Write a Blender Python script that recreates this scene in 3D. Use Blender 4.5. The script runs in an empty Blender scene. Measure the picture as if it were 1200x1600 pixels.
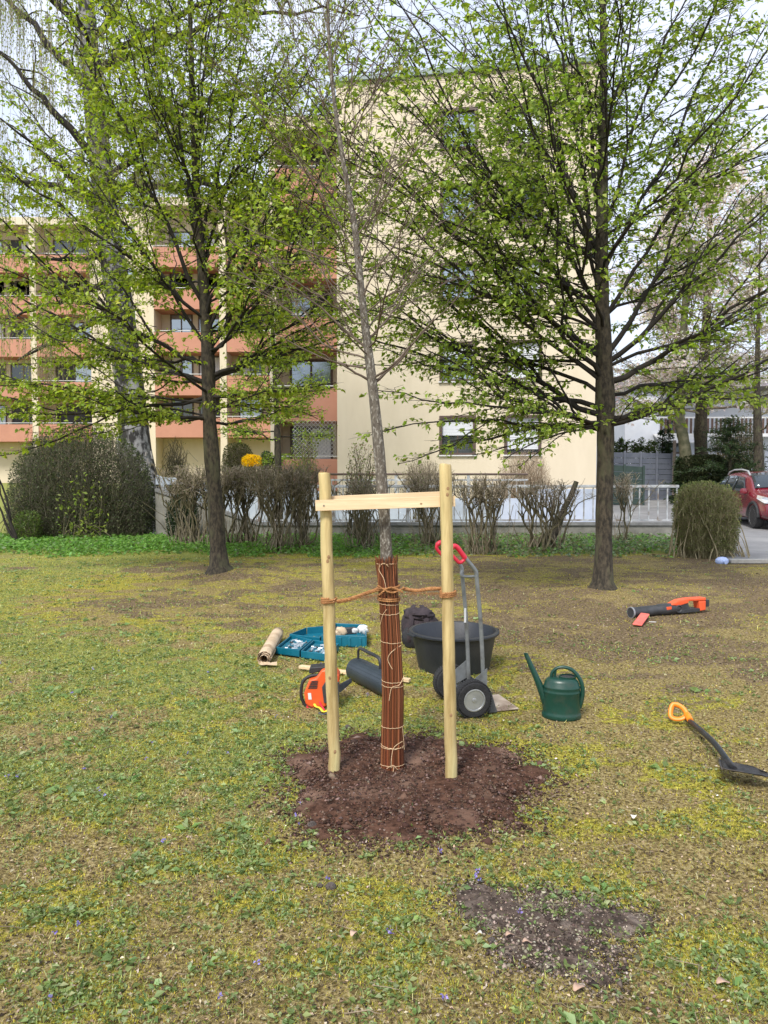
import bpy, bmesh, math, random
import numpy as np
from mathutils import Vector, Matrix
R = math.radians
random.seed(7); rng = np.random.default_rng(7)
scene = bpy.context.scene
COL = scene.collection

# ---------------------------------------------------------------- camera
CH = 1.55; F = 1160.0; PITCH = math.atan(55.0/F)
cam_d = bpy.data.cameras.new('camera'); cam = bpy.data.objects.new('camera', cam_d); COL.objects.link(cam)
cam.location = (0, 0, CH); cam.rotation_euler = (R(90)-PITCH, 0, 0)
cam_d.sensor_fit = 'VERTICAL'; cam_d.sensor_height = 36.0; cam_d.sensor_width = 27.0
cam_d.lens = 36.0*F/1600.0; cam_d.clip_start = 0.05; cam_d.clip_end = 1000
scene.camera = cam
scene.render.resolution_x = 768; scene.render.resolution_y = 1024
scene.view_settings.view_transform = 'Standard'; scene.view_settings.look = 'None'
scene.view_settings.gamma = 1.0; scene.view_settings.exposure = 0.92
# ---------------------------------------------------------------- sky and sun
SUN_EL, SUN_AZ = 50.0, 205.0          # azimuth clockwise from +Y
w = bpy.data.worlds.new('World'); scene.world = w; w.use_nodes = True
nt = w.node_tree; nt.nodes.clear()
def N(nt, t, **k):
    n = nt.nodes.new(t)
    for a, b in k.items(): setattr(n, a, b)
    return n
wo = N(nt, 'ShaderNodeOutputWorld'); bg = N(nt, 'ShaderNodeBackground'); bg.inputs['Strength'].default_value = 0.13
sky = N(nt, 'ShaderNodeTexSky', sky_type='NISHITA'); sky.sun_disc = False
sky.sun_elevation = R(SUN_EL); sky.sun_rotation = R(SUN_AZ); sky.air_density = 1.2; sky.dust_density = 3.5; sky.ozone_density = 1.0
tc = N(nt, 'ShaderNodeTexCoord'); cn = N(nt, 'ShaderNodeTexNoise'); cn.inputs['Scale'].default_value = 2.2; cn.inputs['Detail'].default_value = 7
cr = N(nt, 'ShaderNodeValToRGB'); cr.color_ramp.elements[0].position = 0.36; cr.color_ramp.elements[0].color = (0.45, 0.45, 0.45, 1)
cr.color_ramp.elements[1].position = 0.56; cr.color_ramp.elements[1].color = (0.93, 0.93, 0.93, 1)
mx = N(nt, 'ShaderNodeMixRGB'); mx.inputs['Color2'].default_value = (4.3, 4.65, 5.5, 1)
nt.links.new(tc.outputs['Generated'], cn.inputs['Vector']); nt.links.new(cn.outputs['Fac'], cr.inputs['Fac'])
nt.links.new(cr.outputs['Color'], mx.inputs['Fac']); nt.links.new(sky.outputs['Color'], mx.inputs['Color1'])
nt.links.new(mx.outputs['Color'], bg.inputs['Color']); nt.links.new(bg.outputs['Background'], wo.inputs['Surface'])
sd = bpy.data.lights.new('sun', 'SUN'); sd.energy = 2.2; sd.angle = R(14); sd.color = (1.0, 0.955, 0.88)
so = bpy.data.objects.new('sun', sd); COL.objects.link(so); so.location = (-10, -10, 30)
az = R(SUN_AZ); el = R(SUN_EL)
sv = Vector((math.sin(az)*math.cos(el), math.cos(az)*math.cos(el), math.sin(el)))
so.rotation_euler = sv.to_track_quat('Z', 'Y').to_euler()

# ---------------------------------------------------------------- helpers: measuring
def P(px, py, d):
    """World point at photograph pixel (px,py) and ground distance d, used for surveying where things stand."""
    x = (px-600.0)/F; y = -(py-800.0)/F
    fy = math.cos(PITCH)+y*math.sin(PITCH); fz = -math.sin(PITCH)+y*math.cos(PITCH)
    t = d/fy
    return Vector((x*t, d, CH+fz*t))
def G(px, py):
    y = -(py-800.0)/F
    fy = math.cos(PITCH)+y*math.sin(PITCH); fz = -math.sin(PITCH)+y*math.cos(PITCH)
    return P(px, py, fy*(-CH/fz))
def sstep(a, b, x):
    t = np.clip((x-a)/(b-a), 0, 1); return t*t*(3-2*t)
def vnoise(x, y, seed=0):
    x = np.asarray(x, float); y = np.asarray(y, float)
    xi = np.floor(x).astype(np.int64); yi = np.floor(y).astype(np.int64); fx = x-xi; fy = y-yi
    def h(a, b):
        n = (a*374761393+b*668265263+seed*1274126177) & 0xffffffff
        n = ((n ^ (n >> 13))*1274126177) & 0xffffffff
        return ((n ^ (n >> 16)) & 0xffff)/65535.0
    fx = fx*fx*(3-2*fx); fy = fy*fy*(3-2*fy)
    return (h(xi, yi)*(1-fx)+h(xi+1, yi)*fx)*(1-fy)+(h(xi, yi+1)*(1-fx)+h(xi+1, yi+1)*fx)*fy
def fbm(x, y, s, seed=0, o=4):
    v = 0; a = 1; t = 0
    for k in range(o):
        v = v+a*vnoise(x*s+17*k, y*s+31*k, seed+k); t += a; a *= .55; s *= 2.03
    return v/t
def gz(x, y):
    x = np.asarray(x, float); y = np.asarray(y, float)
    near = (fbm(x, y, .8, 3, 3)-.5)*.05*sstep(0, 3, y)
    d = np.sqrt((x-.13)**2+(y-3.85)**2)
    near = near*sstep(.8, 2.0, d)
    near = near*(1-sstep(12, 16, y))
    rise = 1.1*sstep(20, 44, y)
    mound = .10*np.exp(-((x+2.2)**2+(y-11.7)**2)/.35)+.08*np.exp(-((x-2.87)**2+(y-9.75)**2)/.3)
    return near+rise+mound

# ---------------------------------------------------------------- helpers: objects
def tag(o, label=None, cat=None, group=None, kind=None):
    if label: o['label'] = label
    if cat: o['category'] = cat
    if group: o['group'] = group
    if kind: o['kind'] = kind
    return o
def empty(name, loc, label, cat, group=None):
    o = bpy.data.objects.new(name, None); COL.objects.link(o); o.location = loc; o.empty_display_size = .1
    return tag(o, label, cat, group)
def link(name, me, m, parent=None, smooth=False):
    o = bpy.data.objects.new(name, me); COL.objects.link(o)
    if m: me.materials.append(m)
    if smooth: me.polygons.foreach_set('use_smooth', [True]*len(me.polygons))
    if parent is not None:
        o.parent = parent
        # geometry is written in world space: keep it there (only translations are used)
        off = Vector((0, 0, 0)); p = parent
        while p is not None: off += p.location; p = p.parent
        if off.length > 0: me.transform(Matrix.Translation(-off))
    return o
class MB:
    def __init__(s): s.v = []; s.f = []
    def add(s, vs, fs):
        b = len(s.v); s.v += [tuple(v) for v in vs]; s.f += [tuple(i+b for i in f) for f in fs]; return s
    def box(s, a, b, rz=0, c=None):
        vs = [Vector((x, y, z)) for x in (a[0], b[0]) for y in (a[1], b[1]) for z in (a[2], b[2])]
        if rz:
            c = Vector(c) if c else (Vector(a)+Vector(b))/2; M = Matrix.Rotation(rz, 3, 'Z'); vs = [M@(v-c)+c for v in vs]
        return s.add(vs, [(0, 1, 3, 2), (4, 6, 7, 5), (0, 4, 5, 1), (2, 3, 7, 6), (0, 2, 6, 4), (1, 5, 7, 3)])
    def obox(s, c, ax, ay, az, hx, hy, hz):
        c = Vector(c); ax = Vector(ax).normalized()*hx; ay = Vector(ay).normalized()*hy; az = Vector(az).normalized()*hz
        vs = [c+i*ax+j*ay+k*az for i in (-1, 1) for j in (-1, 1) for k in (-1, 1)]
        return s.add(vs, [(0, 1, 3, 2), (4, 6, 7, 5), (0, 4, 5, 1), (2, 3, 7, 6), (0, 2, 6, 4), (1, 5, 7, 3)])
    def tube(s, pts, r, n=10, caps=True, closed=False, sq=1.0):
        pts = [Vector(p) for p in pts]; m = len(pts); rr = r if isinstance(r, (list, tuple)) else [r]*m
        t0 = (pts[1]-pts[0]).normalized(); ref = Vector((0, 0, 1)) if abs(t0.z) < .8 else Vector((1, 0, 0))
        u = t0.cross(ref).normalized(); rings = []
        for i in range(m):
            if closed: t = (pts[(i+1) % m]-pts[i-1]).normalized()
            else: t = (pts[min(i+1, m-1)]-pts[max(i-1, 0)]).normalized()
            u = (u-t*u.dot(t)).normalized(); v = t.cross(u)
            rings += [pts[i]+(u*math.cos(a)+v*math.sin(a)*sq)*rr[i] for a in [2*math.pi*k/n for k in range(n)]]
        fs = []
        for i in range(m if closed else m-1):
            j = (i+1) % m
            for k in range(n): fs.append((i*n+k, i*n+(k+1) % n, j*n+(k+1) % n, j*n+k))
        if caps and not closed: fs += [tuple(range(n))[::-1], tuple(range((m-1)*n, m*n))]
        return s.add(rings, fs)
    def lathe(s, c, prof, n=32, ax=(0, 0, 1), sx=1, sy=1, xd=None, closed=False):
        ax = Vector(ax).normalized()
        u = Vector(xd).normalized() if xd else (Vector((1, 0, 0)) if abs(ax.z) > .9 else ax.cross(Vector((0, 0, 1))).normalized())
        v = ax.cross(u); c = Vector(c); vs = []
        for (r, h) in prof: vs += [c+ax*h+(u*math.cos(2*math.pi*k/n)*sx+v*math.sin(2*math.pi*k/n)*sy)*r for k in range(n)]
        m = len(prof); fs = []
        for i in range(m-1 if not closed else m):
            j = (i+1) % m
            for k in range(n): fs.append((i*n+k, i*n+(k+1) % n, j*n+(k+1) % n, j*n+k))
        if not closed: fs += [tuple(range(n))[::-1], tuple(range((m-1)*n, m*n))]
        return s.add(vs, fs)
    def prism(s, poly, dvec):
        n = len(poly); dvec = Vector(dvec); poly = [Vector(p) for p in poly]
        vs = poly+[p+dvec for p in poly]
        return s.add(vs, [tuple(range(n))[::-1], tuple(range(n, 2*n))]+[(i, (i+1) % n, (i+1) % n+n, i+n) for i in range(n)])
    def build(s, name, m, parent=None, smooth=False, bevel=0, subd=0):
        me = bpy.data.meshes.new(name); me.from_pydata(s.v, [], s.f)
        bm = bmesh.new(); bm.from_mesh(me); bmesh.ops.recalc_face_normals(bm, faces=bm.faces); bm.to_mesh(me); bm.free()
        o = link(name, me, m, parent, smooth)
        if bevel:
            b = o.modifiers.new('bevel', 'BEVEL'); b.width = bevel; b.segments = 2; b.limit_method = 'ANGLE'
        if subd:
            b = o.modifiers.new('sub', 'SUBSURF'); b.levels = subd; b.render_levels = subd
        if smooth and not subd:
            try: me.set_sharp_from_angle(angle=R(38))
            except Exception: pass
        return o
def np_mesh(name, V, Fc, m, parent=None, col=None, smooth=False):
    """V (n,3), Fc (k,3|4) arrays"""
    me = bpy.data.meshes.new(name); k = Fc.shape[1]
    me.vertices.add(len(V)); me.vertices.foreach_set('co', np.ascontiguousarray(V, dtype=np.float32).ravel())
    me.loops.add(Fc.size); me.loops.foreach_set('vertex_index', np.ascontiguousarray(Fc, dtype=np.int32).ravel())
    me.polygons.add(len(Fc)); me.polygons.foreach_set('loop_start', np.arange(0, Fc.size, k, dtype=np.int32))
    me.update(calc_edges=True)
    if col is not None:
        a = me.color_attributes.new('Col', 'FLOAT_COLOR', 'POINT')
        c = np.ones((len(V), 4), np.float32); c[:, :3] = col; a.data.foreach_set('color', c.ravel())
    return link(name, me, m, parent, smooth)
class Tubes:
    """many thin tapering tubes in one mesh"""
    def __init__(s, sides=4): s.g = {}; s.sides = sides
    def add(s, pts, rad):
        pts = np.asarray(pts, float); rad = np.asarray(rad, float)
        s.g.setdefault(len(pts), []).append((pts, rad))
    def arrays(s):
        Vs = []; Fs = []; base = 0; n = s.sides
        for m, L in s.g.items():
            A = np.stack([l[0] for l in L]); Rr = np.stack([l[1] for l in L]); M = len(L)
            T = np.gradient(A, axis=1); T /= np.linalg.norm(T, axis=2, keepdims=True)+1e-9
            mt = np.abs(T.mean(axis=1)); ref = np.zeros((M, 3)); ref[np.arange(M), mt.argmin(axis=1)] = 1
            U = np.cross(T, ref[:, None, :]); U /= np.linalg.norm(U, axis=2, keepdims=True)+1e-9; W = np.cross(T, U)
            ang = np.arange(n)*2*math.pi/n
            ring = A[:, :, None, :]+Rr[:, :, None, None]*(U[:, :, None, :]*np.cos(ang)[None, None, :, None]+W[:, :, None, :]*np.sin(ang)[None, None, :, None])
            Vs.append(ring.reshape(-1, 3))
            idx = np.arange(M*m*n).reshape(M, m, n)+base
            a = idx[:, :-1, :]; b = np.roll(idx, -1, axis=2)[:, :-1, :]; c = np.roll(idx, -1, axis=2)[:, 1:, :]; d = idx[:, 1:, :]
            Fs.append(np.stack([a, b, c, d], axis=-1).reshape(-1, 4)); base += M*m*n
        return np.concatenate(Vs), np.concatenate(Fs)
    def build(s, name, m, parent=None):
        V, Fc = s.arrays(); return np_mesh(name, V, Fc, m, parent, smooth=True)
def unit(a): return a/(np.linalg.norm(a, axis=-1, keepdims=True)+1e-9)
def leaves(pos, dr, size, col, rg, wid=.5, fold=.25):
    """pointed folded leaves: 4 verts each, 2 triangles"""
    pos = np.asarray(pos); dr = unit(np.asarray(dr)); n = len(pos); size = np.asarray(size).reshape(-1, 1)*np.ones((n, 1))
    rv = rg.normal(size=(n, 3)); rv[:, 2] = np.abs(rv[:, 2])+.6
    side = unit(np.cross(dr, rv)); nor = np.cross(side, dr)
    V = np.stack([pos, pos+dr*size*.45+side*size*wid*.5+nor*size*fold*.4, pos+dr*size-nor*size*.12, pos+dr*size*.45-side*size*wid*.5+nor*size*fold*.4], axis=1).reshape(-1, 3)
    b = np.arange(n)[:, None]*4
    Fc = np.concatenate([b+np.array([[0, 2, 1]]), b+np.array([[0, 3, 2]])])
    return V, Fc, np.repeat(col, 4, axis=0)
def leafcols(n, cols, rg, jit=.18):
    cols = np.asarray(cols, float); c = cols[rg.integers(0, len(cols), n)]
    return np.clip(c*(1+rg.normal(size=(n, 1))*jit)*(1+rg.normal(size=(n, 3))*.05), .005, 1)

# ---------------------------------------------------------------- materials
MATS = {}
def mat(name, c1, c2=None, scale=8, rough=.7, bump=0, bscale=None, metal=0, stretch=(1, 1, 1), detail=6, lo=.35, hi=.65, spec=.5, c3=None, s3=2, coord='Object', trans=0):
    m = bpy.data.materials.new(name); m.use_nodes = True; nt = m.node_tree; b = nt.nodes['Principled BSDF']
    b.inputs['Roughness'].default_value = rough; b.inputs['Metallic'].default_value = metal; b.inputs['Specular IOR Level'].default_value = spec
    b.inputs['Base Color'].default_value = (*c1, 1)
    t = N(nt, 'ShaderNodeTexCoord'); mp = N(nt, 'ShaderNodeMapping'); mp.inputs['Scale'].default_value = stretch
    nt.links.new(t.outputs[coord], mp.inputs['Vector'])
    if c2:
        n = N(nt, 'ShaderNodeTexNoise'); n.inputs['Scale'].default_value = scale; n.inputs['Detail'].default_value = detail; n.inputs['Roughness'].default_value = .6
        r = N(nt, 'ShaderNodeValToRGB'); r.color_ramp.elements[0].position = lo; r.color_ramp.elements[1].position = hi
        r.color_ramp.elements[0].color = (*c1, 1); r.color_ramp.elements[1].color = (*c2, 1)
        nt.links.new(mp.outputs['Vector'], n.inputs['Vector']); nt.links.new(n.outputs['Fac'], r.inputs['Fac']); out = r.outputs['Color']
        if c3:
            n3 = N(nt, 'ShaderNodeTexNoise'); n3.inputs['Scale'].default_value = s3; n3.inputs['Detail'].default_value = 5
            r3 = N(nt, 'ShaderNodeValToRGB'); r3.color_ramp.elements[0].position = .52; r3.color_ramp.elements[1].position = .68
            mm = N(nt, 'ShaderNodeMixRGB'); mm.inputs['Color2'].default_value = (*c3, 1)
            nt.links.new(mp.outputs['Vector'], n3.inputs['Vector']); nt.links.new(n3.outputs['Fac'], r3.inputs['Fac'])
            nt.links.new(r3.outputs['Color'], mm.inputs['Fac']); nt.links.new(out, mm.inputs['Color1']); out = mm.outputs['Color']
        nt.links.new(out, b.inputs['Base Color'])
    if bump:
        nb = N(nt, 'ShaderNodeTexNoise'); nb.inputs['Scale'].default_value = bscale or scale*2; nb.inputs['Detail'].default_value = 6
        bu = N(nt, 'ShaderNodeBump'); bu.inputs['Strength'].default_value = min(1, bump); bu.inputs['Distance'].default_value = .01
        nt.links.new(mp.outputs['Vector'], nb.inputs['Vector']); nt.links.new(nb.outputs['Fac'], bu.inputs['Height']); nt.links.new(bu.outputs['Normal'], b.inputs['Normal'])
    return m
def leafmat(name, rough=.5, trans=.35, spec=.35):
    m = bpy.data.materials.new(name); m.use_nodes = True; nt = m.node_tree; b = nt.nodes['Principled BSDF']; o = nt.nodes['Material Output']
    a = N(nt, 'ShaderNodeAttribute', attribute_name='Col'); b.inputs['Roughness'].default_value = rough; b.inputs['Specular IOR Level'].default_value = spec
    nt.links.new(a.outputs['Color'], b.inputs['Base Color'])
    if trans:
        tr = N(nt, 'ShaderNodeBsdfTranslucent'); mx = N(nt, 'ShaderNodeMixShader'); mx.inputs['Fac'].default_value = trans
        hs = N(nt, 'ShaderNodeHueSaturation'); hs.inputs['Saturation'].default_value = 1.1; hs.inputs['Value'].default_value = 1.7
        nt.links.new(a.outputs['Color'], hs.inputs['Color']); nt.links.new(hs.outputs['Color'], tr.inputs['Color'])
        nt.links.new(b.outputs['BSDF'], mx.inputs[1]); nt.links.new(tr.outputs['BSDF'], mx.inputs[2]); nt.links.new(mx.outputs['Shader'], o.inputs['Surface'])
    return m
M_leaf = leafmat('leaf', .5, .42); M_blade = leafmat('grass_blade', .7, .25, .2); M_litter = leafmat('litter', .85, 0, .15)
M_bark = mat('bark_dark', (.020, .016, .011), (.075, .060, .040), 26, .9, 1, 60, stretch=(1, 1, .45), c3=(.08, .078, .042), s3=7, lo=.4, hi=.62)
M_twig = mat('twig_dark', (.010, .008, .006), (.028, .022, .016), 9, .85)
M_ybark = mat('bark_grey', (.075, .060, .046), (.15, .13, .105), 60, .85, .8, 120, stretch=(1, 1, .5), c3=(.34, .32, .28), s3=95)
M_ytwig = mat('twig_tan', (.075, .052, .038), (.15, .11, .085), 12, .8)
M_birch = mat('bark_birch', (.02, .018, .016), (.27, .265, .26), 4.5, .8, .7, 12, stretch=(1, 1, .55), c3=(.035, .035, .022), s3=2.0, lo=.47, hi=.57)
M_shrubtw = mat('shrub_twig', (.075, .065, .036), (.17, .145, .08), 8, .85)
M_shrubtop = mat('shrub_twig_grey', (.19, .155, .11), (.36, .30, .215), 8, .85)
M_stake = mat('stake_wood', (.33, .235, .09), (.57, .445, .21), 26, .75, .5, 70, stretch=(1, 1, .10), c3=(.46, .42, .20), s3=6, lo=.36, hi=.62)
M_batten = mat('batten_wood', (.60, .42, .24), (.78, .61, .39), 26, .65, .2, 60, stretch=(.12, 1, 1), lo=.3, hi=.7)
M_knot = mat('knot', (.22, .13, .06), (.33, .2, .1), 80, .8)
M_willow = mat('willow_cane', (.085, .025, .012), (.22, .075, .032), 30, .5, .3, 80, stretch=(1, 1, .08), lo=.3, hi=.72)
M_twine = mat('twine', (.62, .42, .24), (.80, .60, .38), 90, .9, .4)
M_coir = mat('coir', (.30, .13, .045), (.50, .25, .10), 60, .95, .7, 200)
# ================================================================ GROUND
def zones(x, y):
    """soil, moss, green weights (how bare / mossy / grassy the lawn is)"""
    n1 = fbm(x, y*1.3, .8, 11, 4); n2 = fbm(x, y*1.3, 2.6, 23, 4); n3 = fbm(x, y, 7.5, 41, 3)
    left = sstep(1.5, -2.5, x+ .1*y-.3)
    band = sstep(6.5, 8.5, y)*(1-sstep(13.2, 14.4, y))          # trodden belt under the old trees
    bare = .09+.19*band*sstep(-5.5, -3.0, x)+.10*sstep(.6, 1.8, x)*sstep(2.8, 3.6, y)*(1-.5*band)+.12*sstep(4.3, 5.5, y)*sstep(-2.5, -.5, x)*(1-band)-.16*left*(1-band)
    soil = sstep(.30, .72, n1*.4+n2*.4+n3*.2+bare-.22)
    moss = sstep(.32, .66, n2*.55+n1*.2+n3*.25+.05*sstep(7, 9, y)+.02)
    green = sstep(.30, .70, n3*.35+n1*.3+n2*.35+.12*left*sstep(2.4, 3.5, y)-.03-.10*band*sstep(-5, -3, x)-.04*sstep(.3, 1.5, x))
    far = sstep(14.2, 15.2, y); green = np.maximum(green, far); soil = soil*(1-far)
    grd = sstep(-4.0, -4.8, x)*sstep(8, 9.5, y); green = np.maximum(green, grd*.8)
    # round worn patch of tipped soil at lower right
    return soil, moss, green
def coords(dense, step, growth, lim):
    a = list(np.arange(dense[0], dense[1]+1e-6, step)); s = step
    while a[-1] < lim[1]: s *= growth; a.append(a[-1]+s)
    s = step
    while a[0] > lim[0]: s *= growth; a.insert(0, a[0]-s)
    return np.array(a)
gx = coords((-5.5, 5.5), .055, 1.09, (-260, 260)); gy = coords((1.2, 15.5), .055, 1.08, (-60, 420))
GX, GY = np.meshgrid(gx, gy, indexing='ij')
SX, MX_, GN = zones(GX, GY)
rough = (fbm(GX, GY, 9, 71, 3)-.5)*.020*(1-sstep(6, 15, GY))*sstep(.5, 1.5, GY)
GZ = gz(GX, GY)+rough
V = np.stack([GX, GY, GZ], -1).reshape(-1, 3)
nx, ny = len(gx), len(gy); I = np.arange(nx*ny).reshape(nx, ny)
Fq = np.stack([I[:-1, :-1], I[1:, :-1], I[1:, 1:], I[:-1, 1:]], -1).reshape(-1, 4)
def ground_mat():
    m = bpy.data.materials.new('lawn_ground'); m.use_nodes = True; nt = m.node_tree; b = nt.nodes['Principled BSDF']
    b.inputs['Roughness'].default_value = .95; b.inputs['Specular IOR Level'].default_value = .1
    a = N(nt, 'ShaderNodeAttribute', attribute_name='Col'); sp = N(nt, 'ShaderNodeSeparateColor'); nt.links.new(a.outputs['Color'], sp.inputs['Color'])
    t = N(nt, 'ShaderNodeTexCoord')
    def noise(s, d=8, r=.65):
        n = N(nt, 'ShaderNodeTexNoise'); n.inputs['Scale'].default_value = s; n.inputs['Detail'].default_value = d; n.inputs['Roughness'].default_value = r
        nt.links.new(t.outputs['Object'], n.inputs['Vector']); return n.outputs['Fac']
    def ramp(f, stops):
        r = N(nt, 'ShaderNodeValToRGB'); e = r.color_ramp.elements
        while len(e) < len(stops): e.new(.5)
        for k, (p, c) in enumerate(stops): e[k].position = p; e[k].color = (*c, 1)
        nt.links.new(f, r.inputs['Fac']); return r.outputs['Color']
    def mix(f, c1, c2):
        n = N(nt, 'ShaderNodeMixRGB'); nt.links.new(f, n.inputs['Fac']); nt.links.new(c1, n.inputs['Color1']); nt.links.new(c2, n.inputs['Color2']); return n.outputs['Color']
    def break_(w, s, k=1.1):       # break the soft weight up with fine noise
        n = noise(s)
        s1 = N(nt, 'ShaderNodeMath', operation='ADD'); nt.links.new(w, s1.inputs[0]); nt.links.new(n, s1.inputs[1])
        mr = N(nt, 'ShaderNodeMapRange'); mr.inputs['From Min'].default_value = .93; mr.inputs['From Max'].default_value = 1.07; nt.links.new(s1.outputs[0], mr.inputs['Value']); return mr.outputs[0]
    soil = ramp(noise(38), [(.36, (.05, .033, .019)), (.5, (.165, .12, .07)), (.64, (.31, .235, .15))])
    moss = ramp(noise(55), [(.38, (.06, .05, .014)), (.5, (.31, .28, .04)), (.62, (.52, .47, .10))])
    thatch = ramp(noise(60), [(.36, (.07, .05, .022)), (.5, (.25, .19, .075)), (.64, (.46, .38, .19))])
    grn = ramp(noise(48), [(.34, (.07, .085, .02)), (.5, (.23, .25, .06)), (.66, (.40, .41, .15))])
    c = mix(break_(sp.outputs['Green'], 22), thatch, moss)
    c = mix(break_(sp.outputs['Blue'], 16), c, grn)
    c = mix(break_(sp.outputs['Red'], 19), c, soil)
    nt.links.new(c, b.inputs['Base Color'])
    bu = N(nt, 'ShaderNodeBump'); bu.inputs['Strength'].default_value = 1; bu.inputs['Distance'].default_value = .02
    nt.links.new(noise(60), bu.inputs['Height']); nt.links.new(bu.outputs['Normal'], b.inputs['Normal'])
    return m
o = np_mesh('ground', V, Fq, ground_mat(), col=np.stack([SX*.75, MX_*.8, GN*.62], -1).reshape(-1, 3), smooth=True); tag(o, kind='structure')

# --- dug soil round the young tree, and the smaller spill at lower right
M_soil = mat('planting_soil', (.030, .015, .010), (.115, .060, .040), 26, .95, 1, 70, c3=(.17, .105, .075), s3=3.5, spec=.1)
M_soil2 = mat('spilled_soil', (.035, .026, .021), (.115, .085, .068), 30, .95, 1, 80, c3=(.18, .145, .12), s3=12, spec=.15)
def soil_patch(name, cx, cy, rfun, hfun, m, step=.022, crumbs=2500, seed=1, cs=(.004, .016), cols=None, label=None):
    n = int(2.0/step); xs = np.linspace(-1.0, 1.0, n); X, Y = np.meshgrid(xs, xs, indexing='ij')
    A = np.arctan2(Y, X); D = np.hypot(X, Y)/rfun(A)
    D = D+(fbm(X+cx, Y+cy, 6, seed+5, 4)-.5)*.42
    wx, wy = X+cx, Y+cy
    Z = gz(wx, wy)+hfun(D, X, Y)+(fbm(wx, wy, 22, seed, 4)-.5)*.026*sstep(1.1, .8, D)-.03*sstep(.98, 1.12, D)+.004
    V = np.stack([wx, wy, Z], -1).reshape(-1, 3); I = np.arange(n*n).reshape(n, n)
    Fq = np.stack([I[:-1, :-1], I[1:, :-1], I[1:, 1:], I[:-1, 1:]], -1).reshape(-1, 4)
    keep = (D.reshape(-1)[Fq] < 1.15).all(axis=1); Fq = Fq[keep]
    used = np.unique(Fq); rm = np.full(n*n, -1); rm[used] = np.arange(len(used))
    o = np_mesh(name, V[used], rm[Fq], m, smooth=True); tag(o, kind='structure')
    rg = np.random.default_rng(seed)
    a = rg.uniform(0, 2*math.pi, crumbs); r = np.sqrt(rg.uniform(0, 1, crumbs))*rfun(a)*(1.1+.16*np.abs(rg.normal(size=crumbs)))
    px, py = cx+np.cos(a)*r, cy+np.sin(a)*r; d = r/rfun(a)
    pz = gz(px, py)+hfun(d, px-cx, py-cy)+(fbm(px, py, 22, seed, 4)-.5)*.026*sstep(1.1, .8, d)+.004
    sz = rg.uniform(cs[0], cs[1], crumbs)*rg.uniform(.5, 1.1, crumbs)*np.where(rg.random(crumbs) < .012, 2.3, 1)
    octa = np.array([[1, 0, 0], [-.9, .1, 0], [0, 1, .1], [0, -1, 0], [.1, 0, .8], [0, 0, -.8]])
    q = octa[None]*(1+rg.normal(size=(crumbs, 6, 1))*.3)*sz[:, None, None]
    ca, sa = np.cos(a*7), np.sin(a*7)
    q = np.stack([q[..., 0]*ca[:, None]-q[..., 1]*sa[:, None], q[..., 0]*sa[:, None]+q[..., 1]*ca[:, None], q[..., 2]*.8], -1)
    Vc = (q+np.stack([px, py, pz], -1)[:, None]).reshape(-1, 3)
    f = np.array([[0, 2, 4], [2, 1, 4], [1, 3, 4], [3, 0, 4], [2, 0, 5], [1, 2, 5], [3, 1, 5], [0, 3, 5]])
    Fc = (np.arange(crumbs)[:, None, None]*6+f[None]).reshape(-1, 3)
    cc = np.repeat(leafcols(crumbs, cols, rg, .25), 6, axis=0)
    o2 = np_mesh('soil_crumbs', Vc, Fc, M_litter, col=cc); tag(o2, label, 'soil', kind='stuff')
SCX, SCY = .13, 3.74
soil_patch('planting_soil', SCX, SCY, lambda a: .63*(1+.07*np.sin(3*a+1)+.05*np.sin(5*a)+.04*np.sin(9*a+2)), lambda D, X, Y: .030*sstep(1.10, .7, D)-.012*sstep(.5, .2, D),
    M_soil, crumbs=13000, seed=5, cs=(.002, .012), cols=[(.10, .055, .04), (.05, .03, .022), (.075, .045, .034), (.12, .075, .055), (.06, .032, .024), (.035, .02, .015), (.16, .11, .09)], label='loose reddish brown soil crumbs heaped round the foot of the young tree')
c2 = G(862, 1448)
soil_patch('spilled_soil', c2.x, c2.y, lambda a: .265*(1+.10*np.cos(2*a+1.)+.20*np.sin(3*a+.3)+.12*np.sin(5*a+1)+.08*np.sin(9*a)), lambda D, X, Y: .008*sstep(1.1, .4, D),
    M_soil2, step=.012, crumbs=5200, seed=9, cs=(.0015, .009), cols=[(.11, .08, .065), (.06, .045, .036), (.16, .125, .10), (.30, .25, .20), (.045, .033, .027)], label='thin scatter of grey brown soil crumbs on the mossy lawn')

# --- asphalt drive
M_asph = mat('asphalt', (.17, .17, .175), (.22, .22, .225), 3, .9, .4, 160, c3=(.26, .26, .26), s3=.7)
def sheet(name, poly_x0, poly_x1, ys, m, dz=.02):
    xs = np.linspace(0, 1, 30); V = []
    for y in ys:
        for s in xs: x = poly_x0(y)*(1-s)+poly_x1(y)*s; V.append((x, y, float(gz(x, y))+dz))
    n = len(xs); k = len(ys); I = np.arange(n*k).reshape(k, n)
    Fq = np.stack([I[:-1, :-1], I[:-1, 1:], I[1:, 1:], I[1:, :-1]], -1).reshape(-1, 4)
    o = np_mesh(name, np.array(V), Fq, m, smooth=True); return tag(o, kind='structure')
sheet('driveway', lambda y: 6.35 if y < 17 else (6.35-2.9*min(1, (y-17)/1.6) if y < 18.7 else 3.45), lambda y: 26., np.arange(13.35, 60, .8), M_asph, .03)
kb = MB(); kb.box((6.2, 13.2, 0), (20, 13.34, .075)); kb.build('kerb', mat('kerb_stone', (.3, .29, .27), (.42, .41, .38), 12, .9, .4), bevel=.012)['kind'] = 'structure'

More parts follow.
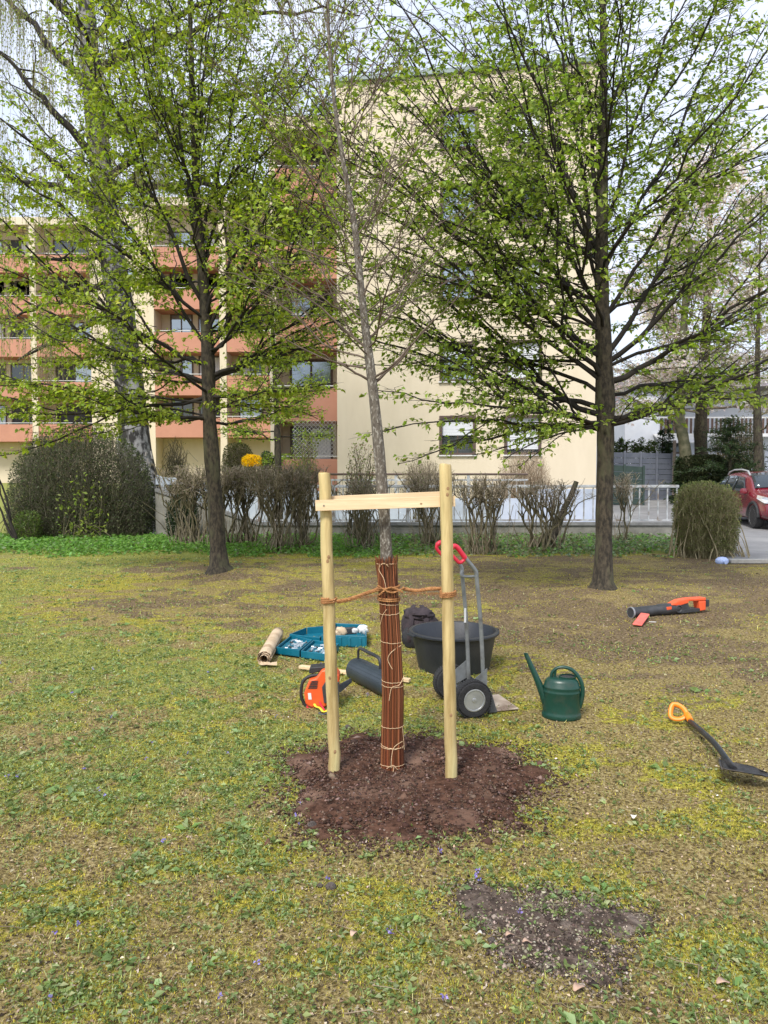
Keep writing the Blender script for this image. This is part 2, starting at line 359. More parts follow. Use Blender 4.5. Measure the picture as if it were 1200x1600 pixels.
# ================================================================ CREAM APARTMENT BLOCK
M_cream = mat('cream_render', (.61, .53, .395), (.66, .575, .435), 2.3, .9, .25, 60, lo=.3, hi=.7, c3=(.58, .50, .37), s3=.9, stretch=(1, 1, .3))
M_orange = mat('salmon_render', (.44, .21, .145), (.50, .245, .17), 1.2, .9, .25, 60, lo=.3, hi=.7)
M_frame = mat('brown_frame', (.075, .048, .036), (.10, .065, .05), 20, .55)
M_shut = mat('roller_shutter', (.60, .62, .66), (.68, .70, .74), 3, .6, stretch=(.1, .1, 30))
M_curt = mat('net_curtain', (.50, .53, .56), (.80, .82, .84), 14, .9, stretch=(5, 5, .4), lo=.4, hi=.6)
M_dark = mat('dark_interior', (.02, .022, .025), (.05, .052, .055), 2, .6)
M_white = mat('white_trim', (.62, .62, .62), (.7, .7, .7), 6, .6)
M_metal = mat('roof_metal', (.13, .17, .17), (.19, .23, .23), 4, .45, metal=.3)
M_conc = mat('concrete', (.16, .155, .135), (.27, .26, .23), 3.2, .92, .6, 50, c3=(.10, .10, .08), s3=1.1)
def glassmat(name, c, r=.05):
    m = bpy.data.materials.new(name); m.use_nodes = True; b = m.node_tree.nodes['Principled BSDF']
    b.inputs['Base Color'].default_value = (*c, 1); b.inputs['Roughness'].default_value = r; b.inputs['Specular IOR Level'].default_value = 1.0; b.inputs['Metallic'].default_value = .55
    return m
M_glass = glassmat('window_glass', (.30, .36, .42)); M_glassd = glassmat('dark_glass', (.06, .075, .085))
A = Vector((P(932, 700, 27).x, 27, 0)); B = Vector((P(527, 700, 28.4).x, 28.4, 0))    # right and left front corners
TOP = P(932, 98, 27).z
u = (A-B).normalized(); inn = Vector((-u.y, u.x, 0))          # inn points away from the camera
if inn.y < 0: inn = -inn
cb = empty('apartment_block', (B.x, B.y, 0), 'tall cream apartment block end wall with two columns of brown framed windows', 'building')
W = (A-B).length
def onwall(px):
    """distance along the cream facade where the ray of image column px meets it"""
    k = (px-600)/F
    # B + s u : x = k*y (pitch neglected)
    return (k*B.y-B.x)/(u.x-k*u.y)
cols_ = [(onwall(686), onwall(743)), (onwall(787), onwall(845))]
tops_ = []
for py in (172, 290, 412, 535, 650): tops_.append(P(713, py, 27.9).z)
WH = 1.46
# wall with real openings: grid of boxes
wb = MB(); T = .34
def wallbox(s0, s1, z0, z1, mb=wb, t0=0, t1=T):
    p = [B+u*s0+inn*t0, B+u*s1+inn*t0, B+u*s1+inn*t1, B+u*s0+inn*t1]
    mb.prism([(q.x, q.y, z0) for q in p], (0, 0, z1-z0))
ss = [0, cols_[0][0], cols_[0][1], cols_[1][0], cols_[1][1], W]
wallbox(ss[0], ss[1], 0, TOP); wallbox(ss[2], ss[3], 0, TOP); wallbox(ss[4], ss[5], 0, TOP)
for (a, b_) in cols_:
    zz = sorted(tops_)
    z = 0
    for t in zz:
        wallbox(a, b_, z, t-WH); z = t
    wallbox(a, b_, z, TOP)
# side walls, back and floor plate
wallbox(W-T, W, 0, TOP, t0=T, t1=12); wallbox(0, T, 0, TOP, t0=T, t1=12); wallbox(0, W, 0, TOP, t0=12, t1=12.3)
wb.build('wall', M_cream, cb)
rb = MB(); wallbox(-.12, W+.12, TOP+.003, TOP+.2, rb, -.12, 12.4); rb.build('roof', M_metal, cb, bevel=.02)
ib = MB(); wallbox(T+.01, W-T-.01, .1, TOP-.05, ib, T+.35, T+.4); ib.build('interior_wall', M_dark, cb)
rows = sorted(tops_, reverse=True)
state = {(0, 0): 'glass', (0, 1): 'curtain', (1, 0): 'glass', (1, 1): 'dark', (2, 0): 'glass', (2, 1): 'shut', (3, 0): 'half', (3, 1): 'halfc', (4, 0): 'halfd', (4, 1): 'shut'}
def bar(mb, s0, s1, z0, z1, t0, t1): wallbox(s0, s1, z0, z1, mb, t0, t1)
for ri, zt in enumerate(rows):
    for ci, (a, b_) in enumerate(cols_):
        z0, z1 = zt-WH, zt; st = state[(ri, ci)]
        f = MB(); fw = .11
        bar(f, a, b_, z1-fw, z1, -.025, .16); bar(f, a, a+fw, z0, z1-fw, -.025, .16); bar(f, b_-fw, b_, z0, z1-fw, -.025, .16); bar(f, a+fw, b_-fw, z0, z0+.08, -.025, .16)
        wn = f.build('window', M_frame, cb)
        s = MB(); bar(s, a-.03, b_+.03, z0-.045, z0-.003, -.09, .02); s.build('sill', M_white if ri > 2 else M_frame, wn)
        m0, m1 = a+fw, b_-fw; zc = z1-fw
        if st in ('half', 'halfc', 'halfd'): zc = z1-fw-.42 if st != 'halfd' else z1-fw-.62
        if st == 'shut': zc = z0+.2
        if zc < z1-fw:
            s = MB(); k = zc
            while k < z1-fw-.01: e = min(k+.055, z1-fw); bar(s, m0, m1, k+.004, e, .085, .105); k += .055
            s.build('roller_shutter', M_shut, wn)
        p = MB(); bar(p, m0, m1, z0+.08, zc-.004, .125, .135); p.build('pane', {'glass': M_glass, 'dark': M_glassd, 'curtain': M_curt, 'halfc': M_curt, 'half': M_glass, 'halfd': M_glassd, 'shut': M_glassd}[st], wn)
        if st in ('half', 'glass', 'dark', 'halfd'):
            p = MB(); bar(p, (m0+m1)/2-.025, (m0+m1)/2+.025, z0+.08, zc-.004, .10, .122); p.build('mullion', M_frame if st != 'half' else M_white, wn)

# ================================================================ ORANGE BALCONY WINGS (left)
def balcony_wing(name, label, x0, x1, y0, ztops, zpar, storey, roof_z, bays, depth=1.6, mesh_bay=None, fins=(), windows_pat=0, left_wall=False):
    """x0..x1 facade along X at distance y0; ztops = top heights of the salmon parapets"""
    e = empty(name, (x0, y0, 0), label, 'building')
    back = y0+depth
    m = MB(); m.box((x0, back, 0), (x1, back+.3, roof_z)); 
    if left_wall: m.box((x0-.25, y0, 0), (x0-.003, back+8, roof_z))
    m.build('wall', M_cream, e)
    r = MB(); r.box((x0-.3, y0-.1, roof_z+.003), (x1+.1, back+8, roof_z+.55)); r.build('roof', M_cream, e, bevel=.02)
    for zt in ztops:
        b = MB(); b.box((x0, y0, zt-zpar), (x1, y0+.14, zt)); b.box((x0, y0+.143, zt-zpar), (x1, back-.003, zt-zpar+.16))
        pr = b.build('balcony', M_orange, e)
        c = MB(); c.tube([(x0, y0+.02, zt+.10), (x1, y0+.02, zt+.10)], .022, 6)
        for k in range(int((x1-x0)/1.6)+1): c.tube([(x0+.05+k*1.6, y0+.02, zt), (x0+.05+k*1.6, y0+.02, zt+.1)], .015, 5)
        c.build('handrail', M_white, pr)
    for fx in fins:
        f = MB(); f.box((fx, y0-.06, 0), (fx+.42, back-.003, roof_z)); f.build('pillar', M_cream, e)
    rg = random.Random(len(name)+windows_pat)
    for zt in ztops+[ztops[-1]-storey if len(ztops) else 0]:
        zb = zt-zpar+.17+ .62
        for (a, b_) in bays:
            n = max(1, int((b_-a)/1.8)); wd = (b_-a)/n
            for k in range(n):
                xa = a+k*wd+.18; xb = a+(k+1)*wd-.18
                za, zc = zb, zt-zpar+storey-.22
                fr = MB(); yb = back-.07
                fr.box((xa, yb, za), (xa+.09, back-.003, zc)); fr.box((xb-.09, yb, za), (xb, back-.003, zc)); fr.box((xa+.09, yb, zc-.09), (xb-.09, back-.003, zc)); fr.box((xa+.09, yb, za), (xb-.09, back-.003, za+.07)); fr.box(((xa+xb)/2-.04, yb, za+.07), ((xa+xb)/2+.04, back-.003, zc-.09))
                wn = fr.build('window', M_frame, e)
                for (p0, p1) in ((xa+.09, (xa+xb)/2-.04), ((xa+xb)/2+.04, xb-.09)):
                    pm = MB(); pm.box((p0, yb+.03, za+.07), (p1, yb+.05, zc-.09)); pm.build('pane', rg.choice([M_glassd, M_dark, M_glass, M_curt, M_glassd]), wn)
    return e
def zs(px, d, pys): return [P(px, y, d).z for y in pys]
# far wing at 53 m
dA = 53; x0 = P(-60, 600, dA).x; x1 = P(145, 600, dA).x
balcony_wing('balcony_wing', 'far left wing with salmon balconies behind the old birch', x0, x1, dA, zs(70, dA, (663, 597, 530, 464, 398)), 1.22, 2.95, P(70, 352, dA).z, [(x0+.3, P(50, 600, dA).x-.2), (P(62, 600, dA).x+.3, x1-.3)], fins=(P(50, 600, dA).x,), windows_pat=1)
# plain cream stair part at 50 m with a column of bluish windows
e = empty('stair_tower', (P(145, 600, 50).x, 50, 0), 'cream stair tower with small blue reflecting windows between the salmon wings', 'building')
xa, xb = P(143, 600, 50).x, P(243, 600, 50).x; zt = P(190, 326, 50).z
wxa, wxb = P(180, 600, 50).x, P(214, 600, 50).x
m = MB(); m.box((xa, 50, 0), (wxa, 50.3, zt)); m.box((wxb, 50, 0), (xb, 50.3, zt)); lz = 0
for py in (712, 646, 580, 513, 447, 382):
    z0 = P(200, py, 50).z; z1 = z0+1.25; m.box((wxa, 50, lz), (wxb, 50.3, z0)); lz = z1
    f = MB(); f.box((wxa, 50.05, z0), (wxa+.08, 50.2, z1)); f.box((wxb-.08, 50.05, z0), (wxb, 50.2, z1)); f.box((wxa+.08, 50.05, z0), (wxb-.08, 50.2, z0+.08)); f.box((wxa+.08, 50.05, z1-.08), (wxb-.08, 50.2, z1))
    wn = f.build('window', M_white, e); p = MB(); p.box((wxa+.08, 50.12, z0+.08), (wxb-.08, 50.14, z1-.08)); p.build('pane', M_glass, wn)
m.box((wxa, 50, lz), (wxb, 50.3, zt)); m.box((xa, 50.3, 0), (xa+.25, 58, zt)); m.box((xb-.25, 50.3, 0), (xb, 58, zt)); m.build('wall', M_cream, e)
m = MB(); m.box((xa-.1, 49.9, zt+.003), (xb+.1, 58.1, zt+.3)); m.build('roof', M_metal, e)
# wing at 47 m
dB = 47; x0 = P(242, 600, dB).x; x1 = P(462, 600, dB).x
balcony_wing('balcony_wing', 'middle wing with salmon balconies behind the left lawn tree', x0, x1, dB, zs(300, dB, (653, 587, 519, 452, 386)), 1.22, 2.9, P(300, 322, dB).z, [(x0+.4, P(344, 600, dB).x-.1), (P(356, 600, dB).x+.2, x1-.2)], fins=(P(344, 600, dB).x,), windows_pat=2, left_wall=True)
# near wing at 29 m, next to the cream block
dD = 29.2; x0 = P(432, 600, dD).x; x1 = P(526, 600, 28.6).x-.02
near = balcony_wing('balcony_wing', 'near wing with deep salmon balconies joined to the cream block', x0, x1, dD, zs(480, dD, (717, 607, 495, 383, 263)), 1.27, 2.86, P(480, 205, dD).z, [(x0+.15, x1-.1)], windows_pat=5, left_wall=True)
# lattice screen on its lowest balcony
zl, zh = P(480, 715, dD).z, P(480, 657, dD).z
t = Tubes(4); L = x1-x0-.7; xs0 = x0+.65; h = zh-zl
k = -h
while k < L:
    for sgn in (1, -1):
        a0, a1 = max(0, k), min(L, k+h)
        if a1 > a0:
            za, zb2 = (a0-k), (a1-k)
            if sgn < 0: za, zb2 = h-za, h-zb2
            t.add([(xs0+a0, dD-.02, zl+za), (xs0+(a0+a1)/2, dD-.02, zl+(za+zb2)/2), (xs0+a1, dD-.02, zl+zb2)], [.006]*3)
    k += .16
t.build('lattice_screen', M_white, near)

# ================================================================ GARAGE RAMP WALLS AND RAILINGS
M_rail = mat('railing_paint', (.26, .275, .29), (.50, .52, .54), 6, .6, .3, 60, c3=(.18, .14, .11), s3=4)
M_blue = mat('pale_blue_render', (.40, .46, .57), (.49, .54, .64), 2.2, .85, .3, 30, c3=(.32, .36, .42), s3=1)
YW = 18.5
xl = P(243, 800, YW).x; xm = P(405, 800, YW).x; xr = P(1062, 800, YW).x
rw = empty('retaining_wall', (0, YW, 0), 'low grey concrete wall with coping behind the pruned shrubs', 'wall')
z_l = P(243, 768, YW).z; z_m = P(600, 821, YW).z
m = MB(); m.prism([(xl, YW, -.2), (xr, YW, -.2), (xr, YW, z_m), (xm, YW, z_m), (xl, YW, z_l)], (0, .22, 0)); m.build('wall', M_conc, rw)
m = MB(); m.prism([(xl, YW-.04, z_l+.003), (xm, YW-.04, z_m+.003), (xr, YW-.04, z_m+.003), (xr, YW-.04, z_m+.075), (xm, YW-.04, z_m+.075), (xl, YW-.04, z_l+.075)], (0, .3, 0)); m.build('coping', mat('coping_stone', (.14, .14, .14), (.24, .24, .235), 5, .85, .4, 40), rw)
rl = empty('railing', (0, YW, 0), 'light metal railing with flat bars on the low concrete wall', 'railing')
ztop = P(900, 759, YW).z; zb_ = P(900, 813, YW).z
m = MB(); m.box((xm-.3, YW+.05, ztop-.05), (xr, YW+.12, ztop+.02)); m.build('top_rail', M_rail, rl, bevel=.01)
m = MB(); m.box((xm-.1, YW+.065, zb_-.02), (xr, YW+.105, zb_+.02)); m.build('bottom_rail', M_rail, rl)
x = xm; k = 0; rr = random.Random(3)
bars = MB()
while x < xr:
    if k % 8 == 0: mb = MB(); mb.box((x-.04, YW+.035, z_m+.07), (x+.04, YW+.135, ztop-.052)); mb.build('post', M_rail, rl)
    else: mb = MB(); mb.box((x-.014, YW+.07, zb_+.021), (x+.014, YW+.10, ztop-.051)); mb.build('bar', M_rail, rl)
    x += .232; k += 1
# sloping rail on the left
m = MB(); m.box((xl, YW+.04, P(243, 757, YW).z), (P(275, 750, YW).x, YW+.16, P(243, 746, YW).z)); m.tube([(xl, YW+.1, z_l+.38), (xm-.3, YW+.1, z_m+.55)], .04, 6); m.build('end_panel', M_blue, rl)
YB = 23.0
bw = empty('ramp_wall', (0, YB, 0), 'pale blue painted ramp wall beyond the concrete wall', 'wall')
pts = [(250, 752), (470, 752), (515, 779), (830, 779), (840, 764), (934, 764)]
pl = [(P(a, b, YB).x, YB, P(a, b, YB).z) for a, b in pts]
m = MB(); m.prism([(pl[0][0], YB, -.3)]+pl+[(pl[-1][0], YB, -.3)], (0, .25, 0)); m.build('wall', M_blue, bw)
ur = empty('railing', (0, YB, 0), 'upper galvanised railing standing on the pale blue ramp wall', 'railing')
xa, xb = P(505, 700, YB).x, P(826, 700, YB).x; z0 = P(600, 779, YB).z; z1 = P(600, 741, YB).z; z2 = P(600, 750, YB).z
m = MB(); m.tube([(xa, YB+.1, z1), (xb, YB+.1, z1)], .035, 8); m.build('top_rail', M_frame, ur)
m = MB(); m.box((xa, YB+.08, z2-.03), (xb, YB+.12, z2+.03)); m.build('middle_rail', M_rail, ur)
x = xa; k = 0
while x < xb+.1:
    m = MB(); r_ = .045 if k % 9 == 0 else .014
    m.box((x-r_, YB+.085, z0+.003), (x+r_, YB+.115, (z1-.036) if k % 9 == 0 else z2-.031)); m.build('post' if k % 9 == 0 else 'bar', M_rail, ur); x += .25; k += 1

# ================================================================ RIGHT BACKGROUND
M_house = mat('white_render', (.66, .70, .78), (.74, .77, .84), 1.5, .9, .2, 40)
M_tile = mat('roof_tile', (.12, .10, .095), (.19, .16, .15), 6, .8)
dH = 42
hs = empty('white_house', (P(1080, 700, dH).x, dH, 0), 'white house with a baluster balcony beyond the drive', 'building')
hx0, hx1 = P(976, 700, dH).x, P(1236, 700, dH).x; hz = P(1000, 605, dH).z; bx0 = P(1030, 700, dH).x
m = MB(); m.box((hx0, dH, 0), (bx0, dH+9, hz)); m.box((bx0+.003, dH+1.8, 0), (hx1, dH+9, hz)); m.build('wall', M_house, hs)
m = MB(); yc = dH+4.5; m.prism([(hx0-.4, dH-.4, hz+.01), (hx0-.4, dH+9.4, hz+.01), (hx0-.4, yc, hz+1.2)], (hx1-hx0+.8, 0, 0)); m.build('roof', M_tile, hs)
zd = P(1060, 677, dH).z
m = MB(); m.box((bx0+.01, dH+.1, zd-.18), (hx1, dH+1.79, zd)); bal = m.build('balcony', M_white, hs)
z_t = P(1060, 651, dH).z
m = MB(); m.box((bx0+.01, dH+.12, z_t-.08), (hx1, dH+.22, z_t)); m.build('handrail', M_white, bal)
m = MB(); x = bx0+.1
while x < hx1: m.box((x, dH+.14, zd+.003), (x+.11, dH+.18, z_t-.083)); x += .24
m.build('baluster', mat('dark_wood', (.08, .045, .035), (.13, .08, .06), 9, .8), bal)
m = MB(); m.prism([(P(1020, 682, dH).x, dH-1.3, P(1020, 692, dH).z), (P(1020, 682, dH).x, dH-.01, P(1020, 678, dH).z), (P(1020, 682, dH).x, dH-.01, P(1020, 680, dH).z), (P(1020, 682, dH).x, dH-1.3, P(1020, 694, dH).z)], (3.2, 0, 0)); m.build('canopy', M_white, hs)
m = MB(); m.box((P(1060, 700, dH).x, dH+1.74, 2.9), (P(1060, 700, dH).x+1.2, dH+1.797, 4.9)); wn = m.build('window', M_frame, hs)
m = MB(); m.box((P(1060, 700, dH).x+.1, dH+1.70, 3.0), (P(1060, 700, dH).x+1.1, dH+1.737, 4.8)); m.build('pane', M_glassd, wn)
M_slat = mat('slate_fence', (.11, .125, .16), (.15, .165, .20), 3, .7); M_slatg = mat('green_fence', (.02, .04, .035), (.035, .06, .05), 3, .7)
def slatfence(name, label, p0, p1, d0, d1, zt0, zt1, zb0, m_, n, npost=4):
    e = empty(name, (p0.x, d0, 0), label, 'fence'); a = Vector((p0.x, d0, 0)); b = Vector((p1.x, d1, 0)); dv = (b-a)
    pm = MB()
    for k in range(n):
        f0, f1 = k/n, (k+.93)/n
        q0 = (a.x, a.y, zb0+(zt0-zb0)*f0); q1 = (b.x, b.y, zb0+(zt1-zb0)*f0); q2 = (b.x, b.y, zb0+(zt1-zb0)*f1); q3 = (a.x, a.y, zb0+(zt0-zb0)*f1)
        pm.prism([q0, q1, q2, q3], (0, .03, 0))
    pm.build('slat_panel', m_, e)
    for k in range(npost):
        q = a+dv*(k/(npost-1)); f = MB(); zt = zt0+(zt1-zt0)*k/(npost-1); f.box((q.x-.04, q.y-.06, 0), (q.x+.04, q.y-.003, zt+.04)); f.build('post', m_, e)
slatfence('slat_fence', 'tall slate grey slat fence at the end of the drive', P(950, 700, 31), P(1051, 700, 32), 31, 32, P(950, 706, 31).z, P(1051, 708, 32).z, .5, M_slat, 9, 5)
slatfence('slat_fence', 'low dark green slat fence in front of the grey fence', P(946, 700, 29.6), P(1006, 700, 29.6), 29.6, 29.6, P(950, 725, 29.6).z, P(1006, 729, 29.6).z, .45, M_slatg, 6, 3)
m = MB(); q = P(1053, 750, 31.5); m.tube([(q.x, 31.5, .3), (q.x, 31.5, P(1053, 688, 31.5).z)], .07, 8); tag(m.build('wooden_pole', mat('pole_wood', (.16, .13, .11), (.24, .2, .17), 8, .9)), 'slim weathered wooden pole at the right end of the grey fence', 'pole')

# ---- red SUV
M_red = mat('car_paint', (.15, .004, .014), (.17, .006, .017), 2, .22, spec=.8); M_red.node_tree.nodes['Principled BSDF'].inputs['Coat Weight'].default_value = .8
M_tyre = mat('tyre_rubber', (.018, .018, .019), (.032, .032, .034), 30, .85, .5, 80)
M_alloy = mat('alloy', (.45, .46, .47), (.6, .6, .62), 6, .35, metal=.7); M_blackp = mat('black_plastic', (.018, .019, .021), (.03, .031, .034), 12, .55)
M_lamp = glassmat('headlamp', (.75, .78, .82), .12); M_silver = mat('silver', (.55, .56, .58), (.65, .66, .68), 5, .35, metal=.5)
def make_car():
    hd = Vector((-.11, -.99, 0)).normalized(); rt = Vector((-hd.y, hd.x, 0))         # hd = forwards, rt = towards +X side
    wc = P(1181, 828, 21.6); zg = float(gz(wc.x, wc.y))+.03
    # front wheel on image-left side sits at u=.9, v=-.80
    org = Vector((wc.x, wc.y, 0))+hd*.92+rt*.82
    e = empty('parked_car', (org.x, org.y, zg), 'dark red SUV with silver roof rails parked on the drive', 'car')
    def W_(u_, v_, z_): q = org-hd*u_+rt*v_; return (q.x, q.y, zg+z_)
    st = [(0.0, .36, .62, .62, .66, .74, .50), (.10, .26, .80, .66, .82, .86, .66), (.45, .22, .90, .80, .90, .99, .72), (.95, .22, .92, .90, .91, 1.06, .76), (1.30, .22, .92, .98, .90, 1.12, .78), (1.75, .22, .92, 1.02, .90, 1.44, .70), (2.1, .22, .92, 1.03, .90, 1.62, .64), (2.8, .22, .92, 1.05, .90, 1.68, .62), (3.6, .22, .92, 1.08, .90, 1.67, .61), (4.1, .24, .91, 1.12, .89, 1.60, .59), (4.4, .32, .86, 1.12, .86, 1.30, .68), (4.5, .42, .74, 1.0, .74, 1.08, .62)]
    def ring(s): u_, zb, wb_, zB, wB, zt, wt = s; return [(wb_*.8, zb), (wb_, zb+.12), (wB+.01, (zb+zB)/2), (wB, zB), (wt+.03, zt-.05), (wt-.12, zt), (0, zt+.015)]
    vs = []; 
    for s in st:
        h = ring(s); full = [(v, z) for v, z in h]+[(-v, z) for v, z in h[-2::-1]]
        vs += [W_(s[0], v, z) for v, z in full]
    n = 13; fs = [(i*n+k, i*n+(k+1) % n, (i+1)*n+(k+1) % n, (i+1)*n+k) for i in range(len(st)-1) for k in range(n)]+[tuple(range(n)), tuple(range((len(st)-1)*n, len(st)*n))]
    m = MB(); m.add(vs, fs); m.build('body', M_red, e, smooth=True, subd=2)
    def lerp(a, b, t): return tuple(a[i]*(1-t)+b[i]*t for i in range(len(a)))
    def at(u_):
        for i in range(len(st)-1):
            if st[i][0] <= u_ <= st[i+1][0]: return lerp(st[i], st[i+1], (u_-st[i][0])/(st[i+1][0]-st[i][0]))
    def sidepoint(u_, t, off=.02):
        s = at(u_); a = ring(s)[3]; b = ring(s)[4]; return (a[0]*(1-t)+b[0]*t+off, a[1]*(1-t)+b[1]*t)
    for sg in (-1, 1):
        for (ua, ub, uc, ud) in ((1.55, 2.15, 2.62, 2.62), (2.70, 2.70, 3.5, 3.5), (3.58, 3.58, 4.15, 3.95)):
            q = []
            g = 6
            for k in range(g+1):
                s_ = k/g; ul = ua+(uc-ua)*s_; uh = ub+(ud-ub)*s_
                for (uu, t) in ((ul, .08), ((ul+uh)/2, .5), (uh, .84)): v, z = sidepoint(uu, t, .012); q.append(W_(uu, sg*v, z))
            m = MB(); m.add(q, [(k*3+j, k*3+j+1, k*3+j+4, k*3+j+3) for k in range(g) for j in range(2)]); w_ = m.build('side_window', M_glassd, e, smooth=True)
            so_ = w_.modifiers.new('thick', 'SOLIDIFY'); so_.thickness = .03; so_.offset = 0
        rp = [W_(u_, sg*(at(u_)[6]-.04), at(u_)[5]+hh) for u_, hh in ((2.0, -.02), (2.25, .05), (2.8, .055), (3.5, .055), (3.95, .04), (4.1, -.02))]
        m = MB(); m.tube(rp, .026, 8); m.build('roof_rail', M_silver, e, smooth=True)
        m = MB(); m.lathe(W_(1.45, sg*.99, 1.08), [(.02, -.1), (.09, -.07), (.11, 0), (.08, .08), (.01, .09)], 12, (0, 0, 1), 1.1, .7); m.build('mirror', M_red, e, smooth=True)
        hl = MB(); q = [W_(.12, sg*.66, .86), W_(.10, sg*.60, .74), W_(.62, sg*.915, .88), W_(.60, sg*.90, .98), W_(.25, sg*.80, .93)]
        hl.prism([q[0], q[1], W_(.22, sg*.85, .76), q[2], q[3], q[4]], (rt*sg*.02-Vector((0, 0, 0)))); hl.build('headlight', M_lamp, e, bevel=.01)
        for uu in (.92, 3.62):
            c = Vector(W_(uu, sg*.82, .35)); wl = MB(); wl.lathe(c, [(.2, -.11), (.33, -.11), (.355, -.07), (.355, .07), (.33, .11), (.2, .11)], 32, tuple(rt*sg)); wo_ = wl.build('wheel', M_tyre, e, smooth=True)
            m = MB(); m.lathe(c, [(.02, .06), (.06, .075), (.07, .05), (.20, .05), (.235, .112), (.225, .05), (.225, .0), (.02, .0)], 32, tuple(rt*sg))
            for k in range(5):
                a_ = k*2*math.pi/5+.3; dd = Vector((0, 0, 1))*math.sin(a_)+hd*math.cos(a_); m.obox(c+dd*.13+rt*sg*.075, dd, dd.cross(rt), rt, .10, .022, .02)
            m.build('rim', M_alloy, wo_, smooth=True)
            m = MB(); pts_ = [W_(uu+.42*math.cos(a_), sg*.915, .35+.42*math.sin(a_)) for a_ in [math.pi*k/12 for k in range(13)]]; m.tube(pts_, .045, 6); m.build('wheel_arch', M_blackp, e)
    q = []
    for k in range(9):
        t = -1+k/4
        for uu in (1.36, 1.62, 1.86, 2.04):
            s = at(uu); ww = s[6]-.05; q.append(W_(uu-.035, t*ww, s[5]+.03-.035*abs(t)**2))
    m = MB(); m.add(q, [(k*4+j, k*4+j+1, k*4+j+5, k*4+j+4) for k in range(8) for j in range(3)]); w_ = m.build('windscreen', M_glassd, e, smooth=True); so_ = w_.modifiers.new('thick', 'SOLIDIFY'); so_.thickness = .03
    m = MB(); a = Vector(W_(-.0, 0, .62)); m.obox(a, rt, (0, 0, 1), hd, .50, .07, .035); m.build('grille', M_blackp, e, bevel=.01)
    m = MB(); m.obox(Vector(W_(.02, 0, .36)), rt, (0, 0, 1), hd, .62, .10, .05); m.build('bumper', M_blackp, e, bevel=.02)
make_car()
# bluish plastic scrap by the hedge
q = G(1128, 880); m = MB(); m.lathe((q.x, q.y, float(gz(q.x, q.y))), [(.10, 0), (.12, .03), (.115, .07), (.07, .11), (.02, .12)], 14, (0, 0, 1), 1, .8); m.lathe((q.x+.02, q.y-.09, .03), [(.035, -.02), (.035, .03)], 8, (0, -1, 0)); tag(m.build('plastic_can', mat('pale_blue_plastic', (.40, .52, .85), (.5, .6, .9), 5, .5), smooth=True), 'small pale blue plastic can lying at the foot of the clipped hedge', 'can')
# ================================================================ TREES
def bez(a, c, b, n, rg, wob):
    t = np.linspace(0, 1, n)[:, None]; a, b, c = map(lambda q: np.asarray(q, float), (a, b, c))
    p = (1-t)**2*a+2*t*(1-t)*c+t*t*b
    L = np.linalg.norm(b-a); w_ = np.cumsum(rg.normal(size=(n, 3)), axis=0)*wob*L/n; w_ -= np.linspace(0, 1, n)[:, None]*w_[-1]*.5
    w_[0] = 0
    return p+w_
def interp(pts, t):
    f = t*(len(pts)-1); i = int(min(f, len(pts)-2)); f -= i; return pts[i]*(1-f)+pts[i+1]*f, unit(pts[i+1]-pts[i])
def grow(prims, rg, p, tb, tw, lp, ld):
    """prims: (polyline, r0). p: parameters. tb limbs, tw twigs, lp/ld leaf positions and directions"""
    for pts, r0 in prims:
        n = len(pts); L = np.linalg.norm(np.diff(pts, axis=0), axis=1).sum()
        tb.add(pts, np.linspace(r0, p['rtip'], n)**1.0)
        s = p.get('s0', .22)*L if L > 1 else .15*L; side = 1
        while s < L:
            t = s/L; q, T = interp(pts, t); side = -side
            h = T.copy(); h[2] = 0; hl = np.linalg.norm(h)
            if hl < .35: a = rg.uniform(0, 2*math.pi)
            else: a = math.atan2(h[1], h[0])+side*R(rg.uniform(*p['fork']))
            el = math.asin(np.clip(T[2], -1, 1))*p['elk']+rg.normal()*p['eln']+p.get('el0', .05)
            d = np.array([math.cos(a)*math.cos(el), math.sin(a)*math.cos(el), math.sin(el)])
            l2 = min(p['smax'], (p['sk']*(1-t)*L+p['smin']))*rg.uniform(.55, 1.15)
            c = q+d*l2*.5; e_ = q+d*l2; e_[2] -= l2*l2*p['droop']
            sp = bez(q, c, e_, 6, rg, .10); r1 = max(p['rtw']*1.6, min(r0*(1-t)*.55, l2*.010)); tw.add(sp, np.linspace(r1, p['rtw'], 6))
            s2 = .10; sd2 = 1
            while s2 < l2:
                t2 = s2/l2; q2, T2 = interp(sp, t2); sd2 = -sd2
                a2 = math.atan2(T2[1], T2[0])+sd2*R(rg.uniform(30, 65)); el2 = math.asin(np.clip(T2[2], -1, 1))*.4+rg.normal()*p.get('tn', .12)
                d2 = np.array([math.cos(a2)*math.cos(el2), math.sin(a2)*math.cos(el2), math.sin(el2)])
                l3 = rg.uniform(*p['tert'])*(1-.4*t2); e2 = q2+d2*l3; e2[2] -= l3*l3*p['droop']*1.5
                tp = np.stack([q2, q2+d2*l3*.5, e2]); tw.add(tp, [p['rtw'], p['rtw']*.8, p['rtw']*.5])
                k = rg.uniform(0, p['ls'])
                while k < l3:
                    if rg.random() < p['dens']:
                        lq = q2*(1-k/l3)+e2*(k/l3)
                        lp.append(lq); ld.append(d2)
                    k += p['ls']
                s2 += p['s2']*rg.uniform(.7, 1.3)
            s += p['s1']*rg.uniform(.6, 1.4)
def trunk_rings(tb, pts, rad, rg):
    tb.add(pts, rad)
def spline(pts, n):
    pts = np.asarray(pts, float); t = np.linspace(0, len(pts)-1, n); i = np.minimum(t.astype(int), len(pts)-2); f = (t-i)[:, None]
    p0 = pts[np.maximum(i-1, 0)]; p1 = pts[i]; p2 = pts[i+1]; p3 = pts[np.minimum(i+2, len(pts)-1)]
    return .5*((2*p1)+(-p0+p2)*f+(2*p0-5*p1+4*p2-p3)*f*f+(-p0+3*p1-3*p2+p3)*f**3)
